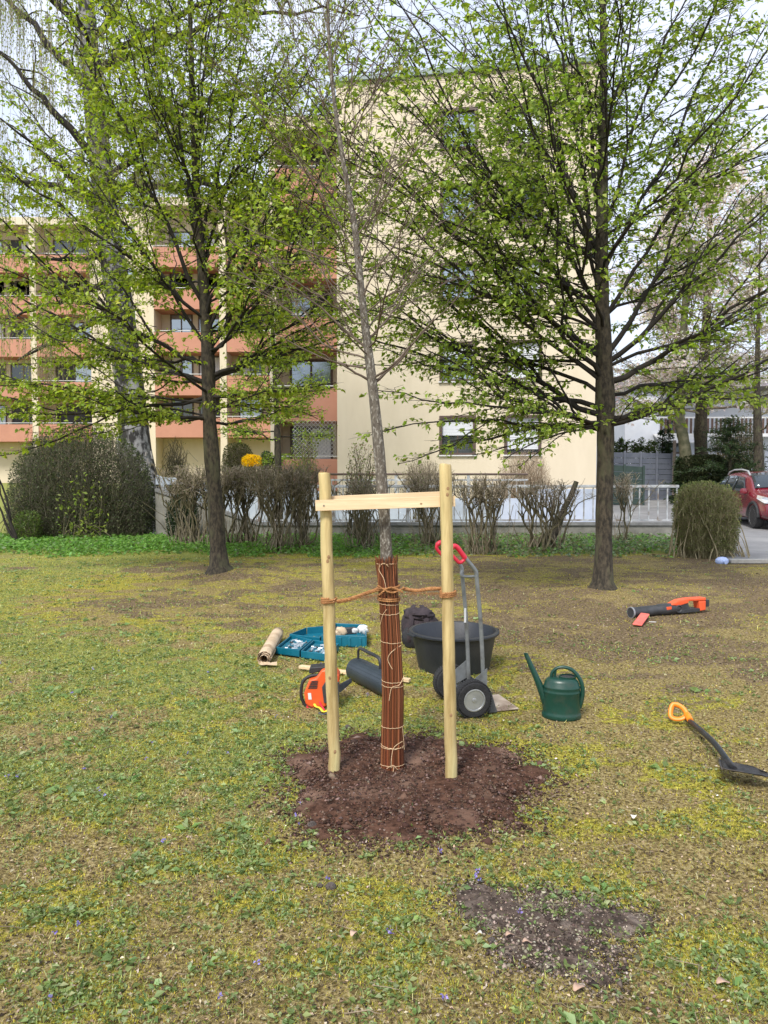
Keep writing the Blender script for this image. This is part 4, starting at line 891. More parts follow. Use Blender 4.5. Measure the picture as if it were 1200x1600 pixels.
bushy(252, 300, 760, 680, 22.5, 'bare_shrub', 'tall bare brown shrub right of the birch trunk', 'shrub', 60, [(.12, .13, .04)], 208, .05, 420, stems=26, inner=.9, twl=(.4, .9), twr=.007, topcol=M_shrubtw, twm=M_shrubtw)
bushy(30, 80, 740, 670, 22, 'bare_shrub', 'bare dark shrub rising behind the left part of the dark bush', 'shrub', 60, [(.12, .13, .04)], 209, .05, 300, stems=22, inner=.9, twl=(.4, .8), twr=.007, topcol=M_shrubtw)
bushy(1056, 1132, 755, 713, 30, 'clipped_hedge', 'dense dark green clipped hedge behind the red car', 'hedge', 12000, [(.03, .045, .018), (.045, .06, .025), (.06, .07, .03)], 210, .09, 0, flat=5, round_=.02, stems=30)
bushy(1100, 1200, 730, 650, 31, 'bare_shrub', 'tall sprawling bare shrub above the red car', 'shrub', 400, [(.15, .16, .06)], 211, .09, 700, stems=60, inner=.9, twl=(.5, 1.4), twr=.010, topcol=M_shrubtw)
# big clipped brown hedge at right
a, b = span(1052, 1162, 14.3)
clip_hedge('clipped_hedge', 'rounded clipped hedge of bare brown twigs by the drive in front of the red car', a, b, 13.8, 15.0, P(600, 755, 14.3).z, 14000, [(.17, .20, .065), (.13, .16, .05), (.26, .27, .11)], 220, .038, 260, round_=.30, flat=3.3, ntw=9500, twr=.0042, twl=(.12, .38), inner=.6, twm=mat('hedge_stem', (.20, .165, .09), (.38, .32, .2), 8, .85), topcol=mat('hedge_twig', (.17, .155, .075), (.36, .33, .18), 5, .85))
# leaning bare branch at the left edge
T_ = Tubes(6); bb = P(28, 812, 17); bb.z = 0
for (ex, ey) in ((-25, 690), (-30, 735), (-6, 700)): T_.add(bez(bb, (np.array(bb)+np.array(P(ex, ey, 17)))/2, P(ex, ey, 17), 8, rg, .12), np.linspace(.035, .012, 8))
e = empty('bare_sapling', bb, 'bare leaning stems at the left edge of the lawn', 'sapling'); T_.build('stems', M_twig, e)

# ================================================================ GROUND COVER, GRASS, WEEDS, LITTER
def scatter(n, y0, y1, pw, seed, wfun=None, margin=1.25, xmax=9):
    rg = np.random.default_rng(seed); u_ = rg.random(n*3)
    k = 1-pw; y = (y0**k+(y1**k-y0**k)*u_)**(1/k); x = rg.uniform(-1, 1, n*3)*(y*.53*margin+.35)
    keep = np.hypot((x-SCX)/.60, (y-SCY)/.56) > 1+.20*rg.normal(size=n*3)
    if wfun is not None: keep &= rg.random(n*3) < wfun(x, y)
    x, y = x[keep][:n], y[keep][:n]; return x, y, gz(x, y)+(fbm(x, y, 9, 71, 3)-.5)*.020*(1-sstep(6, 15, y)), rg
def blades(name, label, n, y0, y1, pw, seed, wfun, hl, wd, cols, up, curl=.4, cat='grass', k_y=.5):
    x, y, z, rg = scatter(n, y0, y1, pw, seed, wfun); n = len(x); a = rg.uniform(0, 2*math.pi, n); sc = (1+k_y*(y/3-1)).clip(.8, 3)
    l = rg.uniform(*hl, n)*sc**.6; e_ = rg.uniform(*up, n); d = np.stack([np.cos(a)*np.cos(e_), np.sin(a)*np.cos(e_), np.sin(e_)], -1); s = np.stack([-np.sin(a), np.cos(a), np.zeros(n)], -1)*(rg.uniform(*wd, n)*sc)[:, None]
    p0 = np.stack([x, y, z-.002], -1); p1 = p0+d*l[:, None]*.55; d2 = d.copy(); d2[:, 2] -= curl*rg.random(n); p2 = p1+unit(d2)*l[:, None]*.45
    p2[:, 2] = np.maximum(p2[:, 2], z+.003)
    V = np.stack([p0-s*.5, p0+s*.5, p1+s*.5, p1-s*.5, p2], 1).reshape(-1, 3); b = np.arange(n)[:, None]*5
    Fc = np.concatenate([b+np.array([[0, 1, 2]]), b+np.array([[0, 2, 3]]), b+np.array([[3, 2, 4]])]); C = np.repeat(leafcols(n, cols, rg, .22), 5, axis=0)
    tag(np_mesh(name, V, Fc, M_blade, col=C), label, cat, kind='stuff')
z_moss = lambda x, y: (lambda s: (.15+.85*s[1])*(1-.62*s[0]))(zones(x, y))
z_green = lambda x, y: (lambda s: (.06+.94*s[2]**1.5)*(1-.55*s[0]))(zones(x, y))
z_any = lambda x, y: (lambda s: 1-.45*s[0])(zones(x, y))
blades('moss', 'short yellow green moss tufts covering the lawn', 200000, 1.9, 14.5, 1.75, 301, z_moss, (.006, .016), (.0016, .0034), [(.42, .38, .045), (.56, .51, .08), (.26, .24, .035), (.34, .26, .055), (.09, .075, .025)], (.3, 1.4), cat='moss')
blades('grass', 'thin green grass blades in the mossy lawn', 60000, 1.9, 15.5, 1.7, 302, z_green, (.012, .038), (.0016, .0032), [(.24, .30, .06), (.33, .38, .11), (.15, .20, .045), (.44, .45, .21)], (.15, 1.1))
blades('dry_grass', 'dry straw coloured grass stalks in the lawn', 62000, 1.9, 14.5, 1.7, 303, z_any, (.015, .05), (.0009, .0019), [(.40, .31, .15), (.55, .46, .27), (.24, .17, .08), (.12, .085, .045), (.07, .05, .03)], (-.05, .45), cat='grass')
def litter(name, label, n, y0, y1, pw, seed, wfun, size, cols, tilt=.35, mt=M_litter, cat='leaves', wid=.55, lift=.006):
    x, y, z, rg = scatter(n, y0, y1, pw, seed, wfun); n = len(x); a = rg.uniform(0, 2*math.pi, n); d = np.stack([np.cos(a), np.sin(a), rg.normal(size=n)*tilt], -1); sc = (1+.28*(y/3-1)).clip(.9, 2.2)
    V, Fc, C = leaves(np.stack([x, y, z+lift*rg.random(n)], -1), d, size*rg.uniform(.5, 1.4, n)*sc, leafcols(n, cols, rg, .2), rg, wid, .3); tag(np_mesh(name, V, Fc, mt, col=C), label, cat, kind='stuff')
litter('leaf_litter', 'small dead brown and tan leaf bits scattered on the lawn', 26000, 1.9, 14, 1.7, 304, z_any, .014, [(.10, .07, .045), (.22, .16, .10), (.06, .042, .03), (.045, .033, .024), (.36, .29, .2), (.40, .33, .24)])
# weeds as rosettes
def weeds(n, seed, cols, y0=1.9, y1=14, size=.026, name='weeds', label='', pw=1.55, wf=z_green):
    x, y, z, rg = scatter(n, y0, y1, pw, seed, wf); n = len(x); k = 7; sc = rg.uniform(.4, 1.1, n)*rg.choice([1, 1, 1.7], n)*(1+.22*(y/3-1)).clip(.9, 1.8); a = rg.uniform(0, 2*math.pi, (n, k)); r = rg.uniform(.1, .8, (n, k))*size*sc[:, None]
    p = np.stack([x[:, None]+np.cos(a)*r, y[:, None]+np.sin(a)*r, z[:, None]+rg.uniform(.002, .014, (n, k))], -1).reshape(-1, 3); d = np.stack([np.cos(a), np.sin(a), rg.uniform(-.05, .6, (n, k))], -1).reshape(-1, 3)
    V, Fc, C = leaves(p, d, (size*sc[:, None]*rg.uniform(.5, 1.1, (n, k))).ravel(), leafcols(n*k, cols, rg, .18), rg, .55, .35); tag(np_mesh(name, V, Fc, M_leaf, col=C), label, 'weeds', kind='stuff')
weeds(13000, 305, [(.17, .23, .07), (.24, .31, .11), (.12, .17, .05), (.33, .38, .19)], label='low clover and dandelion leaves growing in patches in the lawn', size=.018)
weeds(650, 306, [(.18, .27, .09), (.26, .35, .15)], size=.032, label='larger loose rosettes of broad green weed leaves', name='rosettes')
# wood shavings and pale chips near the pit, violets
litter('wood_chips', 'pale wood chips scattered around the planting soil', 350, 2.2, 9, 1.4, 307, None, .013, [(.62, .54, .42), (.72, .66, .56), (.5, .38, .25)])
x, y, z, rg2 = scatter(60, 2.1, 7, 1.2, 308, lambda x, y: sstep(.7, .2, x)); p = np.repeat(np.stack([x, y, z+.022], -1), 5, 0); p += rg2.normal(size=p.shape)*.004
V, Fc, C = leaves(p, rg2.normal(size=p.shape)+[0, 0, .3], np.full(len(p), .011), leafcols(len(p), [(.25, .2, .55), (.33, .28, .62)], rg2), rg2, .8); tag(np_mesh('violets', V, Fc, M_leaf, col=C), 'tiny violet flowers dotted in the lawn', 'flowers', kind='stuff')
# individually visible fallen leaves, twigs, stones
Mdl = mat('dead_leaf', (.36, .22, .15), (.50, .35, .26), 30, .8); rgl = random.Random(4)
for k, (px, py, s_, lab) in enumerate([(905, 1552, .035, 'pinkish brown fallen leaf at the lower edge right of the soil spill'), (1130, 1543, .032, 'tan fallen leaf at the lower right corner'), (553, 1465, .028, 'pale curled fallen leaf in the lower middle of the lawn'), (797, 1467, .024, 'small tan leaf on the left side of the soil spill'), (824, 1478, .024, 'narrow buff leaf in the middle of the soil spill'), (990, 1282, .034, 'whitish fallen leaf right of the planting soil'), (748, 1465, .016, 'tiny white leaf left of the soil spill')]):
    q = G(px, py); z = float(gz(q.x, q.y))+.022; a = rgl.uniform(0, 3); m = MB(); L = []
    for i in range(7):
        t = i/6; w_ = s_*.42*math.sin(math.pi*min(1, .06+t*.92))**.8; L.append((t*s_*1.5-s_*.75, w_, .006*math.sin(t*5)))
    vs = []
    for (lx, w_, lz) in L:
        for yy, zz in ((-w_, .35*w_), (0, 0), (w_, .25*w_)): vs.append((q.x+lx*math.cos(a)-yy*math.sin(a), q.y+lx*math.sin(a)+yy*math.cos(a), z+lz+zz))
    m.add(vs, [(i*3+j, i*3+j+1, i*3+j+4, i*3+j+3) for i in range(6) for j in range(2)])
    o = m.build('fallen_leaf', Mdl if k < 5 else mat('pale_leaf', (.6, .55, .46), (.7, .66, .58), 20, .8), smooth=True); so_ = o.modifiers.new('t', 'SOLIDIFY'); so_.thickness = .0012; tag(o, lab, 'leaf', 'single fallen leaves')
for k, (px, py, s_, lab) in enumerate([(517, 1388, .022, 'dark grey stone on the grass below the planting soil'), (500, 1385, .012, 'small dark clod left of the grey stone'), (768, 1468, .014, 'little dark clod left of the soil spill'), (488, 1292, .022, 'dark soil clod at the left front edge of the planting soil'), (543, 1138, .02, 'dark clod behind the planting soil near the left stake')]):
    q = G(px, py); o = MB().lathe((q.x, q.y, float(gz(q.x, q.y))), [(.3*s_, -.2*s_), (s_, .1*s_), (.95*s_, .6*s_), (.55*s_, 1.05*s_), (.1*s_, 1.2*s_)], 9, (0, 0, 1), 1.1, .85).build('stone', mat('clod', (.045, .035, .03), (.12, .10, .09), 60, .95, 1, 120), smooth=True); tag(o, lab, 'stone')
    d_ = o.modifiers.new('d', 'SUBSURF'); d_.levels = d_.render_levels = 1
# ivy / ground elder belt before the wall
rg = np.random.default_rng(9)
n = 42000; y = rg.uniform(14.0, 18.45, n); x = rg.uniform(-10.5, 7.0, n)
edge = 14.45+1.5*(fbm(x, y*0, 1.1, 5)-.5)+.9*rg.random(n)**2; keep = (y > edge) & (fbm(x, y, 1.3, 8, 3) > .30+.25*rg.random(n)*sstep(-2, 2, x)) & ~((x > 6.0) & (y < 14.6)); x, y = x[keep], y[keep]
hgt = .03+.13*rg.random(len(x))*sstep(14.2, 15.4, y); lft = sstep(2.0, -1.5, x)
c1 = leafcols(len(x), [(.13, .26, .05), (.18, .33, .075), (.10, .20, .04)], rg); c2_ = leafcols(len(x), [(.09, .14, .06), (.17, .23, .10), (.25, .31, .18), (.16, .15, .08)], rg); pick = rg.random(len(x)) < (.25+.7*lft)
V, Fc, C = leaves(np.stack([x, y, gz(x, y)+hgt], -1), np.stack([rg.normal(size=len(x)), rg.normal(size=len(x)), rg.normal(size=len(x))*.35-.1], -1), .085*rg.uniform(.5, 1.2, len(x)), np.where(pick[:, None], c1, c2_), rg, .7)
tag(np_mesh('ground_cover', V, Fc, M_leaf, col=C), 'green ivy and ground elder covering the soil in front of the low wall', 'ground cover', kind='stuff')

# fallen twigs and stalks
x, y, z, rg = scatter(420, 1.9, 12, 1.3, 320, None); T_ = Tubes(4)
for k in range(len(x)):
    a = rg.uniform(0, 2*math.pi); l = rg.uniform(.03, .13)*(1.6 if y[k] > 6 else 1); d = np.array([math.cos(a), math.sin(a), 0]); q = np.array([x[k], y[k], z[k]+.008]); b_ = rg.normal(size=3)*l*.14; b_[2] = abs(b_[2])*.5
    r_ = rg.uniform(.0009, .0022); T_.add(np.stack([q, q+d*l*.35+b_, q+d*l*.7+b_*.3, q+d*l]), [r_, r_*.9, r_*.7, r_*.4])
tag(T_.build('fallen_twigs', mat('dead_twig', (.09, .065, .045), (.32, .25, .17), 3, .85)), 'thin dead twigs and stalks lying loose on the lawn', 'twigs', kind='stuff')
# ================================================================ STAKES, BATTENS, WILLOW WRAP, ROPE
def stake(px0, py0, px1, py1, r, label, seed, knots):
    b = G(px0, py0); t = P(px1, py1, b.y+.01); rg = np.random.default_rng(seed); a = Vector((b.x, b.y, -.08)); m = MB(); n = 26
    pts, rad = [], []
    for k in range(n): f = k/(n-1); q = a.lerp(t, f); pts.append(q+Vector((rg.normal()*.0012, rg.normal()*.0012, 0))); rad.append(r*(1+.012*math.sin(f*9+seed)+.006*rg.normal()))
    ax = (t-a).normalized()
    pts += [t+ax*.004, t+ax*.007]; rad += [r*.96, r*.84]
    m.tube(pts, rad, 28); e = empty('stake', b, label, 'stake', 'wooden stakes either side of the young tree')
    m.build('post', M_stake, e, smooth=True)
    km = MB()
    for (ky, off) in knots:
        f = (ky-py0)/(py1-py0); q = a.lerp(t, f); n_ = Vector((off, -math.sqrt(1-off*off), 0)); km.lathe(q+n_*(r-.0035), [(.0075, 0), (.0075, .0035), (.004, .005), (.001, .0052)], 12, tuple(n_), 1, 1.5)
    km.build('knots', M_knot, e, smooth=True)
    return b, t, e
r_st = .031
LB, LT, eL = stake(524, 1213, 507, 741, r_st, 'left round pine stake, yellowish wood, pushed into the soil', 3, [(868, .1), (1040, -.2), (862, .3), (1150, .25)])
RB_, RT_, eR = stake(706, 1222, 696, 728, r_st, 'right round pine stake, slightly greener wood with a knot half way down', 5, [(761, .25), (1095, .05), (770, .15)])
def on(a, t, z): f = (z-a.z)/(t.z-a.z); return a.lerp(t, f)
yl = LB.y
zl = P(500, 790, yl-.05).z; zr = P(700, 782, yl-.05).z
def batten(name, label, p, q, h, th, m_, grp='battens joining the stakes'):
    e = empty(name, p, label, 'batten', grp); d = (q-p); m = MB(); m.obox((p+q)/2, d, (0, 1, 0), Vector((-d.z, 0, d.x)), d.length/2, th/2, h/2); m.build('board', m_, e, bevel=.0015)
    return e
fy_ = yl-r_st-.012
pa, pb = P(493, 790, fy_), P(711, 783, fy_)
e = batten('batten', 'front pale planed batten screwed across the tops of both stakes', pa, pb, .054, .020, M_batten)
sm = MB()
for px, py in ((506, 790), (699, 780)): q = P(px, py, fy_-.011); sm.lathe((q.x, q.y, q.z), [(.0045, 0), (.0045, .0018), (.001, .002)], 12, (0, -1, 0))
sm.build('screws', mat('screw', (.25, .22, .18), (.35, .32, .27), 50, .4, metal=.8), e)
sm = MB(); q = P(658, 787, fy_-.0105); sm.lathe((q.x, q.y, q.z), [(.004, 0), (.004, .001)], 10, (0, -1, 0), 1.6, 1); sm.build('knots', M_knot, e)
by_ = yl+r_st+.012
batten('batten', 'rear pale batten nailed to the back of both stakes behind the young tree', P(508, 783, by_), P(700, 775, by_), .05, .02, M_batten)
# willow wrap
wr = empty('willow_wrap', (yt.location.x, YD, 0), 'reddish brown wrap of thin willow canes tied round the lower trunk', 'trunk wrap')
rg = np.random.default_rng(8)
tp_ = np.array([P(a, b_, YD) for a, b_ in [(613, 1222), (613, 1160), (614, 1080), (611, 1000), (607, 930), (604, 872)]]); ZW = tp_[:, 2]
def wc(z): return np.array([np.interp(z, ZW[::1], tp_[:, 0]), YD, z])
zt_, zb_w = P(604, 874, YD).z, -.01
def wrad(z): return np.interp(z, [0, .15, .5, .9, 1.06], [.060, .056, .053, .047, .050])
for kind, NC in (('cane', 78), ('cane', 42)):
    T_ = Tubes(6)
    for k in range(NC):
        a0 = 2*math.pi*(k+rg.uniform(-.3, .3))/NC; dr = rg.normal()*.07; top = zt_+rg.normal()*.012+.004; pts = []
        rr_ = wrad(0)-(.0055 if NC == 42 else 0)
        ph = rg.uniform(0, 6)
        for j in range(12):
            f = j/11; z = zb_w+(top-zb_w)*f; c = wc(z); r = wrad(z)-(.006 if NC == 42 else 0)+.0016*math.sin(f*8+ph); a = a0+dr*f+.02*math.sin(f*6+ph)
            if z > 1.0: r += .004*rg.normal()*(z-1.0)/.06
            pts.append(c+np.array([math.cos(a)*r, math.sin(a)*r, 0]))
        rc = rg.uniform(.0019, .0031); T_.add(pts, np.linspace(rc*1.1, rc*.8, 12))
    V, Fq = T_.arrays(); bases = [(.13, .042, .018), (.20, .065, .026), (.09, .028, .014), (.26, .10, .045), (.16, .05, .02)]
    C = np.repeat(leafcols(NC, bases, rg, .2), 72, axis=0)
    o = np_mesh('canes', V, Fq, leafmat('willow', .42, 0, .5) if 'willow' not in bpy.data.materials else bpy.data.materials['willow'], wr, col=C, smooth=True); tag(o, kind='stuff')
def helix_ring(mb, c, r, z, tilt, ph, rt, turns=1.0, n=40, wob=.001, dz=0):
    pts = []
    for k in range(int(n*turns)+1):
        a = ph+2*math.pi*k/n; pts.append((c[0]+math.cos(a)*r, c[1]+math.sin(a)*r, z+tilt*math.cos(a-ph)+dz*k/n+random.gauss(0, wob)))
    mb.tube(pts, rt, 5)
def zat(py): return P(610, py, YD-.05).z
tw_ = MB()
for py, tl in ((882, .002), (946, .004), (960, -.004), (1005, .003), (1066, .004), (1074, -.003), (1138, .003), (1168, .005), (1171, -.004), (1199, .008)):
    z = zat(py); helix_ring(tw_, wc(z), wrad(z)+.0035, z, tl, rg.uniform(0, 6), .0013)
def tail(pts_px, r=.0014, off=.006):
    pts = []
    for px, py in pts_px:
        z = zat(py); c = wc(z); x = P(px, py, YD-.055).x; rr_ = wrad(z)+off; dx = np.clip(x-c[0], -rr_*.98, rr_*.98); pts.append((x, c[1]-math.sqrt(max(0, rr_*rr_-dx*dx))-.002, z))
    s = spline(pts, len(pts)*5); tw_.tube([tuple(p) for p in s], r, 5)
tail([(598, 880), (592, 890), (600, 905), (604, 925)]); tail([(592, 885), (600, 880), (608, 886)]); tail([(604, 952), (598, 962), (594, 978)]); tail([(627, 1010), (612, 1018), (606, 1030), (613, 1045)])
tail([(632, 1058), (624, 1070), (612, 1074), (608, 1094)]); tail([(629, 1138), (631, 1160), (632, 1175)]); tail([(629, 1160), (616, 1166), (612, 1180), (611, 1198)]); tail([(604, 1200), (614, 1194), (620, 1200), (626, 1204)]); tail([(616, 1195), (613, 1212), (614, 1220)]); tail([(610, 1216), (614, 1205), (618, 1215), (611, 1221)], .0018)
tw_.build('twine', M_twine, wr, smooth=True)
# coir rope: thick twisted strands
rp = empty('coir_rope', (wc(1.0)[0], YD, .9), 'twisted orange brown coir rope tying the trunk to both stakes', 'rope')
def twisted(mb, path, r, strands=3, pitch=.035, n=None):
    path = np.asarray(path, float); L = np.linalg.norm(np.diff(path, axis=0), axis=1).sum(); n = n or int(L/.005)+4; s = spline(path, n); T = unit(np.gradient(s, axis=0)); refv = np.array([0.13, 0.2, 1.0]); U = unit(np.cross(T, refv)); W_ = np.cross(T, U)
    for k in range(strands):
        a = 2*math.pi*k/strands+np.linspace(0, L/pitch*2*math.pi, n); q = s+(U*np.cos(a)[:, None]+W_*np.sin(a)[:, None])*r*.52; mb.tube([tuple(p) for p in q], [r*.58*(1+.12*random.gauss(0, 1)) for _ in range(n)], 6)
def loop(mb, c, r, z, n, dz, rr_, ph=0, tilt=.0):
    pts = [(c[0]+math.cos(a)*r*(1+.02*math.sin(3*a)), c[1]+math.sin(a)*r, z+dz*a/(2*math.pi)+tilt*math.cos(a)) for a in np.linspace(ph, ph+2*math.pi*n, int(14*n)+1)]; twisted(mb, pts, rr_, 2, .022)
m = MB(); zL = P(516, 940, yl).z; cL = on(LB, LT, zL); loop(m, cL, r_st+.006, zL-.009, 2.6, .0105, .0060, 1.0, .002); m.build('stake_loop', M_coir, rp, smooth=True)
m = MB(); zR = P(703, 926, yl).z; cR = on(RB_, RT_, zR); loop(m, cR, r_st+.006, zR-.012, 3.2, .0090, .0056, 2.0, .002); m.build('stake_loop', M_coir, rp, smooth=True)
zC = zat(925); cC = wc(zC); m = MB()
loop(m, cC, wrad(zC)+.010, zC+.002, 2.2, .010, .0050, .5, .004); zC2 = zat(938); loop(m, wc(zC2), wrad(zC2)+.010, zC2-.012, 2.2, .010, .0048, 2.2, -.004)
yf = YD-.062
for (a_, b_, c_, d_) in (((590, 915), (612, 926), (632, 918), .004), ((592, 930), (610, 918), (630, 926), .006)):
    pts = [P(*q, yf-d_) for q in (a_, b_, c_)]; twisted(m, [tuple(p) for p in pts], .005, 2, .02)
m.build('trunk_loop', M_coir, rp, smooth=True)
m = MB(); pts = [P(527, 940, yl-.02), P(548, 936, yl-.02), P(572, 927, YD-.03), P(590, 921, YD-.055)]; twisted(m, [tuple(p) for p in pts], .0098, 3, .04)
m.build('rope_span', M_coir, rp, smooth=True)
m = MB(); pts = [P(630, 920, YD-.055), P(650, 923, YD-.035), P(672, 920, yl-.02), P(692, 920, yl-.03)]; twisted(m, [tuple(p) for p in pts], .0098, 3, .04); m.build('rope_span', M_coir, rp, smooth=True)
T_ = Tubes(3)
for k in range(900):
    side = rg.random(); 
    if side < .35: q = np.array(P(527+rg.random()*62, 940-rg.random()*18, yl-.03)); q[2] = np.interp(q[0], [cL[0], cC[0]], [zL, zC])
    elif side < .7: q = np.array(P(632+rg.random()*60, 920, yl-.03)); q[2] = np.interp(q[0], [cC[0], cR[0]], [zC, zR])+.0
    else: c_ = [cL, cR, cC][rg.integers(0, 3)]; a = rg.uniform(math.pi, 2*math.pi); r_ = r_st+.012 if c_ is not cC else .064; q = np.array([c_[0]+math.cos(a)*r_, c_[1]+math.sin(a)*r_, c_[2]+rg.normal()*.012])
    d = unit(rg.normal(size=3)); T_.add(np.stack([q, q+d*.008, q+d*.014+np.array([0, 0, -.003])]), [.0005, .0004, .0002])
T_.build('fibres', M_coir, rp)

# ================================================================ HAND TRUCK
M_tube = mat('grey_tube', (.19, .205, .215), (.26, .275, .285), 14, .42, .1, 80, metal=.35, c3=(.13, .13, .13), s3=9)
M_redp = mat('red_grip', (.62, .022, .05), (.70, .035, .07), 8, .38); M_galv = mat('worn_plate', (.36, .28, .21), (.52, .44, .36), 7, .6, .2, 40, c3=(.22, .16, .12), s3=5)
M_dkst = mat('dark_steel', (.07, .075, .085), (.13, .135, .15), 14, .5, metal=.3)
nearc, farc = G(738, 1121), G(704, 1092)
axv = Vector((nearc.x-farc.x, nearc.y-farc.y, 0)).normalized(); fw = Vector((-axv.y, axv.x, 0))
if fw.x < 0: fw = -fw
mid = (nearc+farc)/2; RW = .122
ht = empty('hand_truck', (mid.x, mid.y, 0), 'grey tubular hand truck with red grips and two fat pneumatic wheels behind the right stake', 'hand truck')
def H(f, a, z): q = mid+fw*f+axv*a; return Vector((q.x, q.y, z))
hw = (nearc-farc).length/2
for sg in (1, -1):
    c = H(0, sg*hw, RW); ax = axv*sg
    m = MB(); m.lathe(c, [(.068, -.035), (.085, -.040), (.108, -.038), (.120, -.022), (.1225, 0), (.120, .022), (.108, .038), (.085, .040), (.068, .035)], 44, tuple(ax), closed=True); wh = m.build('wheel', M_tyre, ht, smooth=True)
    m = MB()
    for k in range(44):
        a = 2*math.pi*k/44; dd = Vector((0, 0, 1))*math.cos(a)+fw*math.sin(a); tt = dd.cross(ax)
        for s2 in (-1, 1): m.obox(c+dd*.1195+ax*s2*.020, tt, ax, dd, .0052, .013, .0035)
    m.build('tread', M_tyre, wh)
    m = MB(); m.lathe(c, [(.07, .034), (.073, .040), (.066, .041), (.062, .030), (.058, .012), (.036, .008), (.030, .020), (.016, .022), (.014, .040), (.002, .042)], 32, tuple(ax)); m.lathe(c, [(.07, -.034), (.062, -.03), (.03, -.01), (.002, -.01)], 32, tuple(ax)); m.build('rim', mat('wheel_rim', (.36, .37, .38), (.48, .49, .50), 10, .38, metal=.6) if 'wheel_rim' not in bpy.data.materials else bpy.data.materials['wheel_rim'], wh, smooth=True)
m = MB(); m.tube([H(0, -hw, RW), H(0, hw, RW)], .011, 10); m.build('axle', M_dkst, ht, smooth=True)
tn = .135
pn = P(742, 905, nearc.y+.06); pnb = P(759, 1085, nearc.y+.07)
fB = (Vector((pnb.x, pnb.y, 0))-mid).dot(fw); fT = (Vector((pn.x, pn.y, 0))-mid).dot(fw)+.022; print('truck', fB, fT, hw, fw, mid)
zT = .93
for sg in (1, -1):
    m = MB(); path = [H(fB, sg*tn, .05), H(fB-.01, sg*tn, .3), H((fB+fT)/2, sg*tn, .6), H(fT, sg*tn, zT-.06), H(fT-.006, sg*tn, zT), H(fT-.03, sg*tn, zT+.035), H(fT-.065, sg*(tn+.002), zT+.075), H(fT-.085, sg*(tn+.002), zT+.10)]
    s = spline([tuple(p) for p in path], 30); m.tube([tuple(p) for p in s], .0135, 12); m.build('frame_tube', M_tube, ht, smooth=True)
    # closed grip
    g0 = H(fT-.080, sg*tn, zT+.092); d = (H(fT-.150, sg*tn, zT+.182)-g0); out = axv*sg
    perp = Vector((0, 0, 1)); up = d.cross(out).normalized()
    if up.z < 0: up = -up
    loop_ = [g0, g0+d*.35, g0+d*.8+up*.0, g0+d*1.0-up*.012, g0+d*.98-up*.045, g0+d*.78-up*.058, g0+d*.35-up*.055, g0+d*.02-up*.045]
    s = spline([tuple(p) for p in loop_+[loop_[0]]], 33)[:-1]; m = MB(); m.tube([tuple(p) for p in s], [.0165 if i < 16 else .012 for i in range(len(s))], 10, closed=True); m.build('grip', M_redp, ht, smooth=True)
    # wheel brackets
    m = MB(); m.prism([H(fB+.012, sg*(tn+.016), .30), H(fB+.012, sg*(tn+.016), .17), H(-.02, sg*(tn+.016), RW-.02), H(-.05, sg*(tn+.016), RW+.05)], axv*sg*.005); m.build('wheel_bracket', M_tube, ht)
for z_, bow in ((.905, -.045), (.50, 0), (.10, 0)):
    f_ = fB+(fT-fB)*min(1, z_/.9); pts = [H(f_+bow*(1-(a_/tn)**2), a_, z_+bow*.35*(1-(a_/tn)**2)) for a_ in np.linspace(-tn, tn, 11)]; m = MB(); m.tube(pts, .010 if z_ > .6 else .009, 10)
    if z_ != .50: m.build('cross_bar', M_tube, ht, smooth=True)
m = MB(); m.obox(H(fB+.022, 0, .085), axv, fw, (0, 0, 1), .185, .0025, .078); m.build('back_plate', M_dkst, ht, bevel=.004)
m = MB(); m.prism([H(fB+.025, -.17, .010), H(fB+.025, .17, .010), H(fB+.235, .165, .014), H(fB+.235, -.165, .014)], (0, 0, .006)); m.build('toe_plate', M_galv, ht, bevel=.0015)
m = MB(); m.prism([H(fB+.026, .176, .012), H(fB+.075, .176, .012), H(fB+.03, .176, .155)], axv*.005); m.build('gusset', M_dkst, ht)
m = MB(); q = H((fB+fT)/2+.0, tn, .62); m.obox(H(fB+(fT-fB)*.62-.0, -tn+.0, .60)+Vector((0, -.0145, 0)), (0, 0, 1), (1, 0, 0), (0, 1, 0), .05, .007, .0006); m.build('sticker', mat('sticker', (.62, .64, .66), (.7, .7, .7), 30, .5), ht)

# ================================================================ TUB, WATERING CAN, BACKPACK
M_tub = mat('black_tub_plastic', (.015, .018, .023), (.028, .032, .040), 4, .5, .15, 60, c3=(.045, .045, .045), s3=2.5)
c = P(709, 990, 5.96); m = MB()
m.lathe((c.x, c.y, 0), [(.005, .006), (.27, .0), (.285, .012), (.338, .285), (.358, .288), (.366, .296), (.366, .308), (.358, .315), (.338, .315), (.327, .305), (.276, .03), (.005, .025)], 64); o = m.build('mortar_tub', M_tub, None, smooth=True)
tag(o, 'big round black plastic tub standing behind the hand truck', 'tub')
for a in (math.radians(200), math.radians(20)):
    m = MB(); q = Vector((c.x+math.cos(a)*.366, c.y+math.sin(a)*.366, .296)); m.obox(q, (-math.sin(a), math.cos(a), 0), (math.cos(a), math.sin(a), 0), (0, 0, 1), .06, .018, .010); m.build('lug', M_tub, o, bevel=.006)
M_gr = mat('green_plastic', (.006, .042, .030), (.009, .055, .039), 5, .36, .05, 60, spec=.5, c3=(.022, .050, .036), s3=14)
c = G(877, 1121); wcn = empty('watering_can', (c.x, c.y, 0), 'dark green plastic watering can without rose standing on the grass', 'watering can')
m = MB(); X = Vector((1, 0, 0)); Rb = .122
prof = [(.004, .004), (.116, .0), (.124, .008), (.125, .030), (.121, .036), (.119, .05), (.117, .165), (.1185, .168), (.1185, .176), (.116, .180), (.115, .196), (.1165, .199), (.1165, .206), (.113, .21), (.105, .238), (.092, .255), (.07, .262)]
xd = (1, -.18, 0)
